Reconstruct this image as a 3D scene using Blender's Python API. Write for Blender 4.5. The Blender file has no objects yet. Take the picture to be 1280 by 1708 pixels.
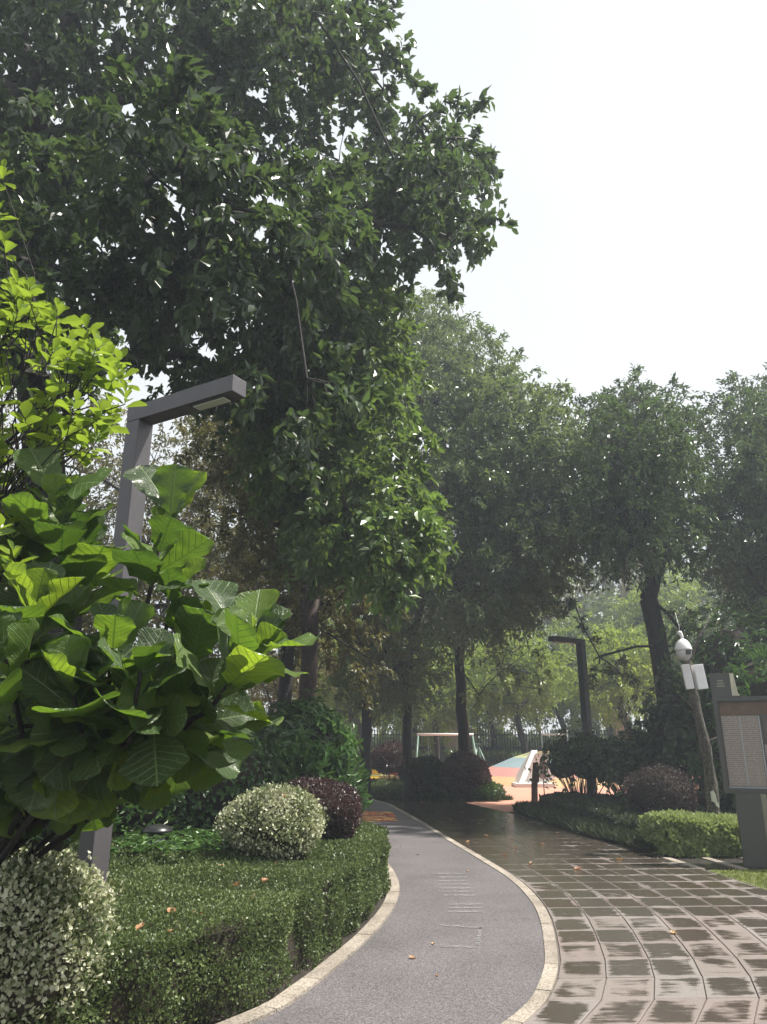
import bpy, bmesh, math, random
import numpy as np
from mathutils import Vector, Matrix, Euler

random.seed(7)
R = np.random.default_rng(11)
S = bpy.context.scene
COL = S.collection
rad = math.radians

# ------------------------------------------------------------------ camera
EYE = 1.5
FOC = 1233.0
PITCH = rad(17.3)
cam_data = bpy.data.cameras.new('camera')
cam = bpy.data.objects.new('camera', cam_data)
COL.objects.link(cam)
cam.location = (0, 0, EYE)
cam.rotation_euler = (rad(90) + PITCH, 0, 0)
cam_data.sensor_fit = 'VERTICAL'
cam_data.sensor_height = 36
cam_data.lens = 36 * FOC / 1708
cam_data.clip_start = 0.05
cam_data.clip_end = 3000
S.camera = cam

# ------------------------------------------------------------------ sky and sun
SUN_EL, SUN_AZ = 60, 84          # azimuth measured from +Y towards +X
world = bpy.data.worlds.new('World')
S.world = world
world.use_nodes = True
wt = world.node_tree
wt.nodes.clear()
wo = wt.nodes.new('ShaderNodeOutputWorld')
sky = wt.nodes.new('ShaderNodeTexSky')
sky.sky_type = 'NISHITA'
sky.sun_disc = False
sky.sun_elevation = rad(SUN_EL)
sky.sun_rotation = rad(SUN_AZ)
sky.dust_density = 3
b1 = wt.nodes.new('ShaderNodeBackground')
b1.inputs[1].default_value = 0.10
wt.links.new(sky.outputs[0], b1.inputs[0])
b2 = wt.nodes.new('ShaderNodeBackground')         # thin bright cloud
tc = wt.nodes.new('ShaderNodeTexCoord')
nz = wt.nodes.new('ShaderNodeTexNoise')
nz.inputs['Scale'].default_value = 1.7
nz.inputs['Detail'].default_value = 4
cr = wt.nodes.new('ShaderNodeValToRGB')
cr.color_ramp.elements[0].position = 0.3
cr.color_ramp.elements[0].color = (0.84, 0.90, 0.92, 1)
cr.color_ramp.elements[1].position = 0.7
cr.color_ramp.elements[1].color = (1.0, 1.0, 0.99, 1)
wt.links.new(tc.outputs['Generated'], nz.inputs['Vector'])
wt.links.new(nz.outputs[0], cr.inputs[0])
wt.links.new(cr.outputs[0], b2.inputs[0])
b2.inputs[1].default_value = 0.545
mx = wt.nodes.new('ShaderNodeMixShader')
mx.inputs[0].default_value = 0.86
wt.links.new(b1.outputs[0], mx.inputs[1])
wt.links.new(b2.outputs[0], mx.inputs[2])
wt.links.new(mx.outputs[0], wo.inputs[0])

sd = bpy.data.lights.new('sun', 'SUN')
sun = bpy.data.objects.new('sun', sd)
COL.objects.link(sun)
sd.energy = 4.8
sd.angle = rad(1.5)
sd.color = (1.0, 0.95, 0.86)
sv = Vector((math.sin(rad(SUN_AZ)) * math.cos(rad(SUN_EL)), math.cos(rad(SUN_AZ)) * math.cos(rad(SUN_EL)), math.sin(rad(SUN_EL))))
sun.rotation_euler = sv.to_track_quat('Z', 'Y').to_euler()

S.view_settings.view_transform = 'Standard'
S.view_settings.look = 'None'
S.view_settings.gamma = 1
S.view_settings.exposure = 1.0
S.view_settings.use_curve_mapping = False
S.render.engine = 'CYCLES'
S.cycles.use_denoising = True
S.cycles.max_bounces = 6
S.cycles.diffuse_bounces = 3
S.cycles.glossy_bounces = 2
S.cycles.transmission_bounces = 4
S.cycles.volume_bounces = 0
S.cycles.transparent_max_bounces = 4
S.cycles.sample_clamp_indirect = 4
S.cycles.caustics_reflective = False
S.cycles.caustics_refractive = False

# ------------------------------------------------------------------ measuring helpers (a photo point to a place in the world)
def ray(px, py):
    x = (px - 640) / FOC
    y = (854 - py) / FOC
    return (x, math.cos(PITCH) - y * math.sin(PITCH), math.sin(PITCH) + y * math.cos(PITCH))

def G(px, py, z=0.0):
    a = ray(px, py)
    t = (z - EYE) / a[2]
    return (a[0] * t, a[1] * t, z)

def P(px, py, D):
    a = ray(px, py)
    t = D / a[1]
    return np.array((a[0] * t, D, EYE + a[2] * t))

def nrm(v):
    v = np.asarray(v, float)
    return v / (np.linalg.norm(v, axis=-1, keepdims=True) + 1e-9)

# ------------------------------------------------------------------ objects
def tag(o, label=None, cat=None, group=None, kind=None):
    if label: o['label'] = label
    if cat: o['category'] = cat
    if group: o['group'] = group
    if kind: o['kind'] = kind
    return o

def thing(name, label, cat, loc=(0, 0, 0), rz=0, group=None):
    o = bpy.data.objects.new(name, None)
    o.empty_display_size = 0.1
    COL.objects.link(o)
    o.location = loc
    o.rotation_euler = (0, 0, rz)
    return tag(o, label, cat, group)

def link(name, me, mat=None, parent=None, world_verts=True):
    """world_verts: the mesh is in world space, shift it into its parent's space"""
    o = bpy.data.objects.new(name, me)
    COL.objects.link(o)
    if mat and not me.materials: me.materials.append(mat)
    if parent is not None:
        o.parent = parent
        if world_verts:
            M = Matrix.Identity(4)
            p = parent
            while p is not None:
                M = Matrix.LocRotScale(p.location, p.rotation_euler, p.scale) @ M
                p = p.parent
            me.transform(M.inverted())
    return o

def copy_tree(o, parent=None, top=True):
    c = o.copy()
    COL.objects.link(c)
    if parent is not None: c.parent = parent
    for ch in [x for x in o.children]:
        copy_tree(ch, c, False)
    return c

def mesh_np(name, verts, faces_flat, loop_total, smooth=True, attrs=None, uv=None):
    me = bpy.data.meshes.new(name)
    verts = np.ascontiguousarray(verts, dtype=np.float32)
    faces_flat = np.ascontiguousarray(faces_flat, dtype=np.int32)
    loop_total = np.ascontiguousarray(loop_total, dtype=np.int32)
    me.vertices.add(len(verts))
    me.vertices.foreach_set('co', verts.ravel())
    me.loops.add(len(faces_flat))
    me.loops.foreach_set('vertex_index', faces_flat)
    me.polygons.add(len(loop_total))
    starts = np.concatenate(([0], np.cumsum(loop_total)[:-1])).astype(np.int32)
    me.polygons.foreach_set('loop_start', starts)
    me.polygons.foreach_set('loop_total', loop_total)
    me.polygons.foreach_set('use_smooth', np.full(len(loop_total), smooth, dtype=bool))
    if attrs:
        for k, v in attrs.items():
            a = me.attributes.new(k, 'FLOAT', 'POINT')
            a.data.foreach_set('value', np.ascontiguousarray(v, dtype=np.float32))
    if uv is not None:
        l = me.uv_layers.new(name='UVMap')
        l.data.foreach_set('uv', np.ascontiguousarray(uv[faces_flat], dtype=np.float32).ravel())
    me.update(calc_edges=True)
    return me

class MB:
    """collects simple solids, then makes one mesh"""
    def __init__(s): s.v = []; s.f = []
    def add(s, vs, fs):
        n = len(s.v)
        s.v += [tuple(map(float, v)) for v in vs]
        s.f += [tuple(i + n for i in f) for f in fs]
        return s
    def box(s, c, size, rz=0, M=None):
        x, y, z = [a / 2 for a in size]
        pts = [Vector((a * x, b * y, d * z)) for a in (-1, 1) for b in (-1, 1) for d in (-1, 1)]
        q = Matrix.Rotation(rz, 3, 'Z') if M is None else M
        pts = [q @ p + Vector(c) for p in pts]
        return s.add(pts, [(0, 1, 3, 2), (4, 6, 7, 5), (0, 4, 5, 1), (2, 3, 7, 6), (0, 2, 6, 4), (1, 5, 7, 3)])
    def tube(s, pts, radii, n=8, cap=True):
        pts = [Vector(p) for p in pts]
        if not hasattr(radii, '__len__'): radii = [radii] * len(pts)
        base = len(s.v)
        ref = None
        for i, p in enumerate(pts):
            t = (pts[min(i + 1, len(pts) - 1)] - pts[max(i - 1, 0)]).normalized()
            if ref is None: ref = Vector((1, 0, 0)) if abs(t.x) < 0.8 else Vector((0, 1, 0))
            a = (ref - t * ref.dot(t)).normalized()
            b = t.cross(a)
            ref = a
            for k in range(n):
                w = 2 * math.pi * k / n
                s.v.append(tuple(p + (a * math.cos(w) + b * math.sin(w)) * radii[i]))
        for i in range(len(pts) - 1):
            for k in range(n):
                a0 = base + i * n + k
                a1 = base + i * n + (k + 1) % n
                s.f.append((a0, a1, a1 + n, a0 + n))
        if cap:
            s.f.append(tuple(base + k for k in range(n))[::-1])
            s.f.append(tuple(base + (len(pts) - 1) * n + k for k in range(n)))
        return s
    def lathe(s, c, prof, n=24):
        base = len(s.v)
        for r, z in prof:
            for k in range(n):
                w = 2 * math.pi * k / n
                s.v.append((c[0] + r * math.cos(w), c[1] + r * math.sin(w), c[2] + z))
        for i in range(len(prof) - 1):
            for k in range(n):
                a0 = base + i * n + k
                a1 = base + i * n + (k + 1) % n
                s.f.append((a0, a1, a1 + n, a0 + n))
        return s
    def prism(s, poly, z0, z1):
        n = len(poly)
        vs = [(p[0], p[1], z0) for p in poly] + [(p[0], p[1], z1) for p in poly]
        fs = [tuple(range(n))[::-1], tuple(range(n, 2 * n))] + [(i, (i + 1) % n, (i + 1) % n + n, i + n) for i in range(n)]
        return s.add(vs, fs)
    def mesh(s, name, smooth=False, bevel=0, M=None):
        me = bpy.data.meshes.new(name)
        me.from_pydata(s.v, [], s.f)
        if bevel or True:
            bm = bmesh.new(); bm.from_mesh(me)
            if bevel:
                eds = [e for e in bm.edges if len(e.link_faces) == 2 and e.calc_face_angle(0) > 0.6]
                bmesh.ops.bevel(bm, geom=eds, offset=bevel, segments=2, profile=0.6, affect='EDGES')
            bmesh.ops.recalc_face_normals(bm, faces=bm.faces)
            bm.to_mesh(me); bm.free()
        if smooth:
            me.polygons.foreach_set('use_smooth', [True] * len(me.polygons))
        if M is not None: me.transform(M)
        me.update()
        return me

# ------------------------------------------------------------------ materials
def newmat(name):
    m = bpy.data.materials.new(name)
    m.use_nodes = True
    nt = m.node_tree
    nt.nodes.clear()
    out = nt.nodes.new('ShaderNodeOutputMaterial')
    return m, nt, out

def N(nt, t, **kw):
    n = nt.nodes.new('ShaderNode' + t)
    for k, v in kw.items():
        if k.startswith('i_'):
            key = k[2:]
            key = int(key) if key.isdigit() else key.replace('_', ' ')
            n.inputs[key].default_value = v
        else: setattr(n, k, v)
    return n

def ramp(nt, stops):
    n = nt.nodes.new('ShaderNodeValToRGB')
    e = n.color_ramp.elements
    while len(e) < len(stops): e.new(0.5)
    for i, (p, c) in enumerate(stops):
        e[i].position = p
        e[i].color = (*c, 1) if len(c) == 3 else c
    return n

def math_(nt, op, a, b=None, c=None):
    n = nt.nodes.new('ShaderNodeMath'); n.operation = op
    for i, x in enumerate((a, b, c)):
        if x is None: continue
        if isinstance(x, (int, float)): n.inputs[i].default_value = x
        else: nt.links.new(x, n.inputs[i])
    return n.outputs[0]

def mixc(nt, fac, a, b, mode='MIX'):
    n = nt.nodes.new('ShaderNodeMix'); n.data_type = 'RGBA'; n.blend_type = mode
    for s, x in ((n.inputs['Factor'], fac), (n.inputs[6], a), (n.inputs[7], b)):
        if isinstance(x, (int, float)): s.default_value = x
        elif isinstance(x, tuple): s.default_value = (*x, 1) if len(x) == 3 else x
        else: nt.links.new(x, s)
    return n.outputs[2]

def leaf_mat(name, stops, trans=0.35, tcol=(0.25, 0.42, 0.04), rough=0.38, spec=0.5):
    m, nt, out = newmat(name)
    L = nt.links.new
    at = N(nt, 'Attribute', attribute_name='v')
    rp = ramp(nt, stops)
    L(at.outputs['Fac'], rp.inputs[0])
    pb = N(nt, 'BsdfPrincipled')
    L(rp.outputs[0], pb.inputs['Base Color'])
    pb.inputs['Roughness'].default_value = rough
    pb.inputs['Specular IOR Level'].default_value = spec
    tr = N(nt, 'BsdfTranslucent')
    tm = mixc(nt, 0.55, rp.outputs[0], tcol)
    L(tm, tr.inputs[0])
    mxs = N(nt, 'MixShader')
    mxs.inputs[0].default_value = trans
    L(pb.outputs[0], mxs.inputs[1]); L(tr.outputs[0], mxs.inputs[2])
    L(mxs.outputs[0], out.inputs[0])
    return m

def plain(name, col, rough=0.6, metal=0, noise=0.0, nscale=8, bump=0.0, bscale=60, spec=0.5, col2=None):
    m, nt, out = newmat(name)
    L = nt.links.new
    pb = N(nt, 'BsdfPrincipled')
    pb.inputs['Base Color'].default_value = (*col, 1)
    pb.inputs['Roughness'].default_value = rough
    pb.inputs['Metallic'].default_value = metal
    pb.inputs['Specular IOR Level'].default_value = spec
    tcn = N(nt, 'TexCoord')
    if noise or col2:
        n1 = N(nt, 'TexNoise', i_Scale=nscale, i_Detail=6.0, i_Roughness=0.65)
        L(tcn.outputs['Object'], n1.inputs['Vector'])
        c2 = col2 or tuple(c * (1 - noise) for c in col)
        r = ramp(nt, [(0.35, c2), (0.62, col)])
        L(n1.outputs[0], r.inputs[0])
        L(r.outputs[0], pb.inputs['Base Color'])
    if bump:
        n2 = N(nt, 'TexNoise', i_Scale=bscale, i_Detail=4.0)
        L(tcn.outputs['Object'], n2.inputs['Vector'])
        bp = N(nt, 'Bump', i_Strength=bump, i_Distance=0.01)
        L(n2.outputs[0], bp.inputs['Height'])
        L(bp.outputs[0], pb.inputs['Normal'])
    L(pb.outputs[0], out.inputs[0])
    return m

def bark_mat(name, c1, c2, sc=14, stretch=0.12, bump=0.8):
    m, nt, out = newmat(name)
    L = nt.links.new
    pb = N(nt, 'BsdfPrincipled', i_Roughness=0.85)
    tcn = N(nt, 'TexCoord')
    mp = N(nt, 'Mapping'); mp.inputs['Scale'].default_value = (1, 1, stretch)
    L(tcn.outputs['Object'], mp.inputs[0])
    n1 = N(nt, 'TexNoise', i_Scale=float(sc), i_Detail=8.0, i_Roughness=0.7)
    L(mp.outputs[0], n1.inputs['Vector'])
    v = N(nt, 'TexVoronoi', i_Scale=float(sc) * 1.6); v.feature = 'DISTANCE_TO_EDGE'
    n0 = N(nt, 'TexNoise', i_Scale=9.0, i_Detail=3.0); L(tcn.outputs['Object'], n0.inputs['Vector'])
    va = N(nt, 'VectorMath', operation='MULTIPLY_ADD'); L(n0.outputs['Color'], va.inputs[0]); va.inputs[1].default_value = (0.14, 0.14, 0.10); L(mp.outputs[0], va.inputs[2])
    L(va.outputs[0], v.inputs['Vector'])
    vv = math_(nt, 'MAXIMUM', math_(nt, 'MINIMUM', math_(nt, 'MULTIPLY', v.outputs[0], 3.0), 1.0), 0.45)
    h = math_(nt, 'MULTIPLY', n1.outputs[0], vv)
    r = ramp(nt, [(0.15, c1), (0.6, c2)])
    L(h, r.inputs[0]); L(r.outputs[0], pb.inputs['Base Color'])
    bp = N(nt, 'Bump', i_Strength=bump, i_Distance=0.02)
    L(h, bp.inputs['Height']); L(bp.outputs[0], pb.inputs['Normal'])
    L(pb.outputs[0], out.inputs[0])
    return m

M = {}
M['bark'] = bark_mat('bark', (0.010, 0.008, 0.007), (0.050, 0.042, 0.035))
M['bark_grey'] = bark_mat('bark_grey', (0.03, 0.026, 0.024), (0.16, 0.145, 0.125), 18, 0.2)
M['bark_brown'] = bark_mat('bark_brown', (0.016, 0.010, 0.008), (0.085, 0.052, 0.040), 20, 0.06)
M['bark_pale'] = bark_mat('bark_pale', (0.03, 0.026, 0.022), (0.27, 0.24, 0.20), 22, 0.16, 1.0)
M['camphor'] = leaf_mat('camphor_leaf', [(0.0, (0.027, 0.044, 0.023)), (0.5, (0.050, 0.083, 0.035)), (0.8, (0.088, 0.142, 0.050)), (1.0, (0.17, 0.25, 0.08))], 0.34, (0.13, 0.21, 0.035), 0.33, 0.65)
M['camphor_lit'] = leaf_mat('camphor_lit_leaf', [(0.0, (0.033, 0.057, 0.021)), (0.55, (0.068, 0.120, 0.033)), (1.0, (0.180, 0.300, 0.068))], 0.38, (0.24, 0.36, 0.045), 0.36, 0.55)  # camphor leaf in a brighter copy: sunlight on the boughs put into the colour
M['far'] = leaf_mat('far_leaf', [(0.0, (0.035, 0.054, 0.027)), (0.5, (0.081, 0.119, 0.049)), (0.85, (0.162, 0.209, 0.074)), (1.0, (0.257, 0.270, 0.108))], 0.36, (0.24, 0.34, 0.07), 0.32, 0.7)
M['far_yellow'] = leaf_mat('far_yellow_leaf', [(0.0, (0.05, 0.10, 0.03)), (0.6, (0.14, 0.22, 0.045)), (1.0, (0.32, 0.36, 0.08))], 0.46, (0.5, 0.6, 0.06), 0.45)
M['far_brown'] = leaf_mat('olive_leaf', [(0.0, (0.039, 0.044, 0.018)), (0.5, (0.091, 0.098, 0.031)), (1.0, (0.208, 0.156, 0.065))], 0.38, (0.28, 0.26, 0.06), 0.45)
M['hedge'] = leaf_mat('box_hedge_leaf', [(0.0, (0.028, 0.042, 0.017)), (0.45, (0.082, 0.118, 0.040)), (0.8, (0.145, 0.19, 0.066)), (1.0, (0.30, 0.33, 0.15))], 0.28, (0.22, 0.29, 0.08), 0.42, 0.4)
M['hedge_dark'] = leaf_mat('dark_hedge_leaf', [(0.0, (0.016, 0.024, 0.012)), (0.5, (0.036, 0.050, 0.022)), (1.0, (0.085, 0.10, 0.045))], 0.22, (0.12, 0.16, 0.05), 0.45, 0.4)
M['hedge_bright'] = leaf_mat('sunlit_hedge_leaf', [(0.0, (0.10, 0.14, 0.04)), (0.5, (0.30, 0.36, 0.14)), (1.0, (0.55, 0.60, 0.32))], 0.3, (0.4, 0.5, 0.12), 0.32)  # leaf colour raised to stand for sun falling on this hedge
M['varieg'] = leaf_mat('variegated_leaf', [(0.0, (0.05, 0.09, 0.03)), (0.36, (0.07, 0.10, 0.035)), (0.50, (0.42, 0.44, 0.28)), (1.0, (0.76, 0.75, 0.60))], 0.25, (0.5, 0.55, 0.2), 0.4)
M['purple'] = leaf_mat('purple_leaf', [(0.0, (0.018, 0.012, 0.012)), (0.5, (0.050, 0.031, 0.032)), (0.85, (0.10, 0.066, 0.060)), (1.0, (0.09, 0.10, 0.045))], 0.2, (0.2, 0.06, 0.06), 0.4)
M['purple_shaded'] = leaf_mat('shaded_purple_leaf', [(0.0, (0.014, 0.010, 0.010)), (0.5, (0.036, 0.024, 0.024)), (1.0, (0.075, 0.055, 0.045))], 0.2, (0.1, 0.05, 0.04), 0.5)  # same purple leaf, darkened in colour to stand for shade
M['laurel'] = leaf_mat('laurel_leaf', [(0.0, (0.025, 0.056, 0.018)), (0.6, (0.056, 0.125, 0.031)), (1.0, (0.138, 0.237, 0.062))], 0.25, (0.18, 0.34, 0.05), 0.3, 0.6)
M['grass'] = leaf_mat('grass_blade', [(0.0, (0.016, 0.026, 0.010)), (0.6, (0.040, 0.060, 0.020)), (1.0, (0.09, 0.10, 0.04))], 0.3, (0.12, 0.18, 0.04), 0.5)
M['lawn'] = leaf_mat('lawn_blade', [(0.0, (0.07, 0.10, 0.02)), (0.6, (0.15, 0.20, 0.03)), (1.0, (0.30, 0.30, 0.07))], 0.35, (0.4, 0.48, 0.05), 0.5)
M['shrub'] = leaf_mat('young_shrub_leaf', [(0.0, (0.08, 0.15, 0.025)), (1.0, (0.22, 0.31, 0.04))], 0.45, (0.38, 0.52, 0.035), 0.3)
M['dead'] = leaf_mat('dead_leaf', [(0.0, (0.28, 0.13, 0.07)), (0.5, (0.46, 0.28, 0.15)), (1.0, (0.62, 0.48, 0.24))], 0.2, (0.5, 0.25, 0.08), 0.5)
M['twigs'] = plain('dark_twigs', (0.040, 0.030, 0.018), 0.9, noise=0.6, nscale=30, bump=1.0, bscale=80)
M['post'] = plain('grey_powder_coat', (0.085, 0.078, 0.085), 0.42, noise=0.2, nscale=6, bump=0.08, bscale=300)
M['post_dark'] = plain('dark_powder_coat', (0.03, 0.032, 0.034), 0.45, noise=0.2)
M['lens'] = plain('lamp_diffuser', (0.62, 0.66, 0.58), 0.2)
M['black'] = plain('black_plastic', (0.02, 0.02, 0.022), 0.35)
M['white'] = plain('white_plastic', (0.78, 0.76, 0.76), 0.35, noise=0.08, nscale=14)
M['steel'] = plain('galvanised_tube', (0.32, 0.35, 0.34), 0.4, 0.2, noise=0.25)
M['green_tube'] = plain('green_painted_tube', (0.16, 0.26, 0.20), 0.4, noise=0.2)
M['glass_dark'] = plain('dark_lens', (0.01, 0.01, 0.012), 0.08)
M['fence'] = plain('dark_fence_paint', (0.028, 0.026, 0.026), 0.5, noise=0.3)
M['pillar'] = plain('beige_pillar_stone', (0.40, 0.31, 0.23), 0.8, noise=0.25, nscale=5)
M['wood'] = plain('weathered_wood', (0.10, 0.065, 0.05), 0.8, noise=0.5, nscale=9, bump=0.5)
M['soil'] = plain('dark_soil', (0.035, 0.028, 0.02), 0.95, noise=0.5, nscale=5, bump=1.0, bscale=40)
M['road'] = plain('pale_road', (0.45, 0.44, 0.42), 0.8, noise=0.15, nscale=1)
M['slide'] = plain('white_play_panel', (0.72, 0.70, 0.68), 0.35, noise=0.06, nscale=4)
M['red'] = plain('red_play_plastic', (0.55, 0.04, 0.03), 0.35)
M['yellow'] = plain('yellow_play_plastic', (0.75, 0.55, 0.05), 0.35)
M['whitewash'] = plain('whitewash', (0.75, 0.74, 0.70), 0.8, noise=0.1)

# sidewalk of rubber granules
def rubber_mat(name, c0, c1, c2):
    m, nt, out = newmat(name); L = nt.links.new
    pb = N(nt, 'BsdfPrincipled', i_Roughness=0.75)
    tcn = N(nt, 'TexCoord')
    v = N(nt, 'TexVoronoi', i_Scale=130.0)
    L(tcn.outputs['Object'], v.inputs['Vector'])
    r = ramp(nt, [(0.0, c0), (0.45, c1), (0.9, c2)])
    sep = N(nt, 'SeparateColor'); L(v.outputs['Color'], sep.inputs[0])
    L(sep.outputs[0], r.inputs[0])
    n1 = N(nt, 'TexNoise', i_Scale=1.3, i_Detail=5.0)
    L(tcn.outputs['Object'], n1.inputs['Vector'])
    r2 = ramp(nt, [(0.3, (0.76, 0.76, 0.76)), (0.7, (1.10, 1.07, 1.08))])
    L(n1.outputs[0], r2.inputs[0])
    L(mixc(nt, 1.0, r.outputs[0], r2.outputs[0], 'MULTIPLY'), pb.inputs['Base Color'])
    bp = N(nt, 'Bump', i_Strength=0.5, i_Distance=0.004)
    L(v.outputs[0], bp.inputs['Height']); L(bp.outputs[0], pb.inputs['Normal'])
    L(pb.outputs[0], out.inputs[0])
    return m
M['rubber'] = rubber_mat('grey_rubber_granules', (0.058, 0.053, 0.056), (0.098, 0.090, 0.094), (0.160, 0.148, 0.153))
M['rubber_pink'] = plain('pink_play_rubber', (0.52, 0.25, 0.175), 0.8, noise=0.12, nscale=2)
M['rubber_yellow'] = plain('yellow_play_rubber', (0.52, 0.33, 0.17), 0.8, noise=0.12, nscale=2)
M['rubber_red'] = plain('red_play_rubber', (0.46, 0.22, 0.19), 0.8, noise=0.12, nscale=2)
M['rubber_blue'] = plain('blue_play_rubber', (0.20, 0.27, 0.30), 0.8, noise=0.12, nscale=2)
M['rubber_lime'] = plain('lime_play_rubber', (0.36, 0.38, 0.19), 0.8, noise=0.12, nscale=2)

def stone_mat():
    m, nt, out = newmat('washed_pebble_kerb'); L = nt.links.new
    pb = N(nt, 'BsdfPrincipled', i_Roughness=0.8)
    tcn = N(nt, 'TexCoord')
    v = N(nt, 'TexVoronoi', i_Scale=110.0); L(tcn.outputs['Object'], v.inputs['Vector'])
    sep = N(nt, 'SeparateColor'); L(v.outputs['Color'], sep.inputs[0])
    r = ramp(nt, [(0.0, (0.19, 0.168, 0.145)), (0.5, (0.30, 0.268, 0.235)), (1.0, (0.42, 0.385, 0.345))])
    L(sep.outputs[1], r.inputs[0])
    n1 = N(nt, 'TexNoise', i_Scale=2.5, i_Detail=6.0); L(tcn.outputs['Object'], n1.inputs['Vector'])
    r2 = ramp(nt, [(0.35, (0.68, 0.66, 0.62)), (0.65, (1.05, 1.03, 1.0))]); L(n1.outputs[0], r2.inputs[0])
    oi = N(nt, 'ObjectInfo'); r3 = ramp(nt, [(0.0, (0.84, 0.83, 0.82)), (1.0, (1.08, 1.07, 1.05))]); L(oi.outputs['Random'], r3.inputs[0])
    L(mixc(nt, 1.0, mixc(nt, 1.0, r.outputs[0], r2.outputs[0], 'MULTIPLY'), r3.outputs[0], 'MULTIPLY'), pb.inputs['Base Color'])
    bp = N(nt, 'Bump', i_Strength=0.5, i_Distance=0.004); L(v.outputs[0], bp.inputs['Height']); L(bp.outputs[0], pb.inputs['Normal'])
    L(pb.outputs[0], out.inputs[0]); return m
M['kerb'] = stone_mat()

def tile_mat():
    """granite paver: dry pinkish grey with a wet patch in the middle; fully wet further up the plaza"""
    m, nt, out = newmat('granite_paver'); L = nt.links.new
    pb = N(nt, 'BsdfPrincipled')
    tcn = N(nt, 'TexCoord'); geo = N(nt, 'NewGeometry')
    uv = N(nt, 'UVMap'); uv.uv_map = 'UVMap'
    su = N(nt, 'SeparateXYZ'); L(uv.outputs[0], su.inputs[0])
    rnd = N(nt, 'Attribute', attribute_name='rnd')
    U, V = su.outputs[0], su.outputs[1]
    eu = math_(nt, 'MINIMUM', U, math_(nt, 'SUBTRACT', 1.0, U))
    ev = math_(nt, 'MINIMUM', V, math_(nt, 'SUBTRACT', 1.0, V))
    # streaky across the tile
    mp = N(nt, 'Mapping'); mp.inputs['Scale'].default_value = (4.5, 24.0, 1)
    L(geo.outputs['Position'], mp.inputs[0])
    n1 = N(nt, 'TexNoise', i_Scale=1.0, i_Detail=6.0, i_Roughness=0.6); L(mp.outputs[0], n1.inputs['Vector'])
    mp2 = N(nt, 'Mapping'); mp2.inputs['Scale'].default_value = (2.2, 1.6, 1)
    L(geo.outputs['Position'], mp2.inputs[0])
    n3 = N(nt, 'TexNoise', i_Scale=1.0, i_Detail=3.0); L(mp2.outputs[0], n3.inputs['Vector'])
    edge = math_(nt, 'MINIMUM', math_(nt, 'MULTIPLY', eu, 1.0), math_(nt, 'MULTIPLY', ev, 1.0))
    sp = N(nt, 'SeparateXYZ'); L(geo.outputs['Position'], sp.inputs[0])
    far = N(nt, 'MapRange', i_1=5.5, i_2=12.5, i_3=0.0, i_4=0.30); far.clamp = True
    L(sp.outputs[1], far.inputs[0])
    wx = N(nt, 'MapRange', i_1=2.3, i_2=4.0, i_3=0.0, i_4=-0.06); L(sp.outputs[0], wx.inputs[0])
    # wet = edge + noise terms over a threshold
    a = math_(nt, 'ADD', math_(nt, 'MULTIPLY', math_(nt, 'MINIMUM', edge, 0.16), 1.3), math_(nt, 'MULTIPLY', math_(nt, 'SUBTRACT', n1.outputs[0], 0.5), 0.58))
    a = math_(nt, 'ADD', a, math_(nt, 'MULTIPLY', math_(nt, 'SUBTRACT', n3.outputs[0], 0.5), 0.95))
    a = math_(nt, 'ADD', a, math_(nt, 'MULTIPLY', rnd.outputs['Fac'], 0.13))
    a = math_(nt, 'ADD', a, far.outputs[0])
    a = math_(nt, 'ADD', a, wx.outputs[0])
    a = math_(nt, 'ADD', a, -0.02)
    w = N(nt, 'MapRange', i_1=0.12, i_2=0.28, i_3=0.0, i_4=1.0); w.interpolation_type = 'SMOOTHSTEP'
    L(a, w.inputs[0])
    lipf = N(nt, 'MapRange', i_1=8.5, i_2=13.5, i_3=0.0, i_4=0.055); lipf.clamp = True; L(sp.outputs[1], lipf.inputs[0])
    lip = N(nt, 'MapRange', i_1=0.012, i_2=0.05, i_3=0.0, i_4=1.0); L(math_(nt, 'ADD', lipf.outputs[0], math_(nt, 'ADD', edge, math_(nt, 'MULTIPLY', math_(nt, 'SUBTRACT', n1.outputs[0], 0.45), 0.11))), lip.inputs[0])
    W = math_(nt, 'MULTIPLY', w.outputs[0], lip.outputs[0])
    n2 = N(nt, 'TexNoise', i_Scale=190.0, i_Detail=2.0); L(tcn.outputs['Object'], n2.inputs['Vector'])
    rd = ramp(nt, [(0.3, (0.112, 0.098, 0.092)), (0.5, (0.180, 0.160, 0.151)), (0.7, (0.255, 0.230, 0.219))]); L(n2.outputs[0], rd.inputs[0])
    tint = ramp(nt, [(0.0, (0.84, 0.80, 0.76)), (0.3, (0.98, 0.88, 0.85)), (0.6, (0.94, 0.94, 0.91)), (1.0, (1.06, 1.04, 1.04))]); L(rnd.outputs['Fac'], tint.inputs[0])
    dry = mixc(nt, 1.0, rd.outputs[0], tint.outputs[0], 'MULTIPLY')
    wet = mixc(nt, 1.0, dry, (0.33, 0.31, 0.275), 'MULTIPLY')
    L(mixc(nt, W, dry, wet), pb.inputs['Base Color'])
    rr = N(nt, 'MapRange', i_1=0.0, i_2=1.0, i_3=0.7, i_4=0.20); L(W, rr.inputs[0])
    fr = N(nt, 'MapRange', i_1=7.0, i_2=13.0, i_3=0.0, i_4=-0.14); fr.clamp = True; L(sp.outputs[1], fr.inputs[0])
    L(math_(nt, 'ADD', rr.outputs[0], math_(nt, 'MULTIPLY', fr.outputs[0], W)), pb.inputs['Roughness'])
    bp = N(nt, 'Bump', i_Strength=0.25, i_Distance=0.003); L(n2.outputs[0], bp.inputs['Height']); L(bp.outputs[0], pb.inputs['Normal'])
    L(pb.outputs[0], out.inputs[0]); return m
M['tile'] = tile_mat()
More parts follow.
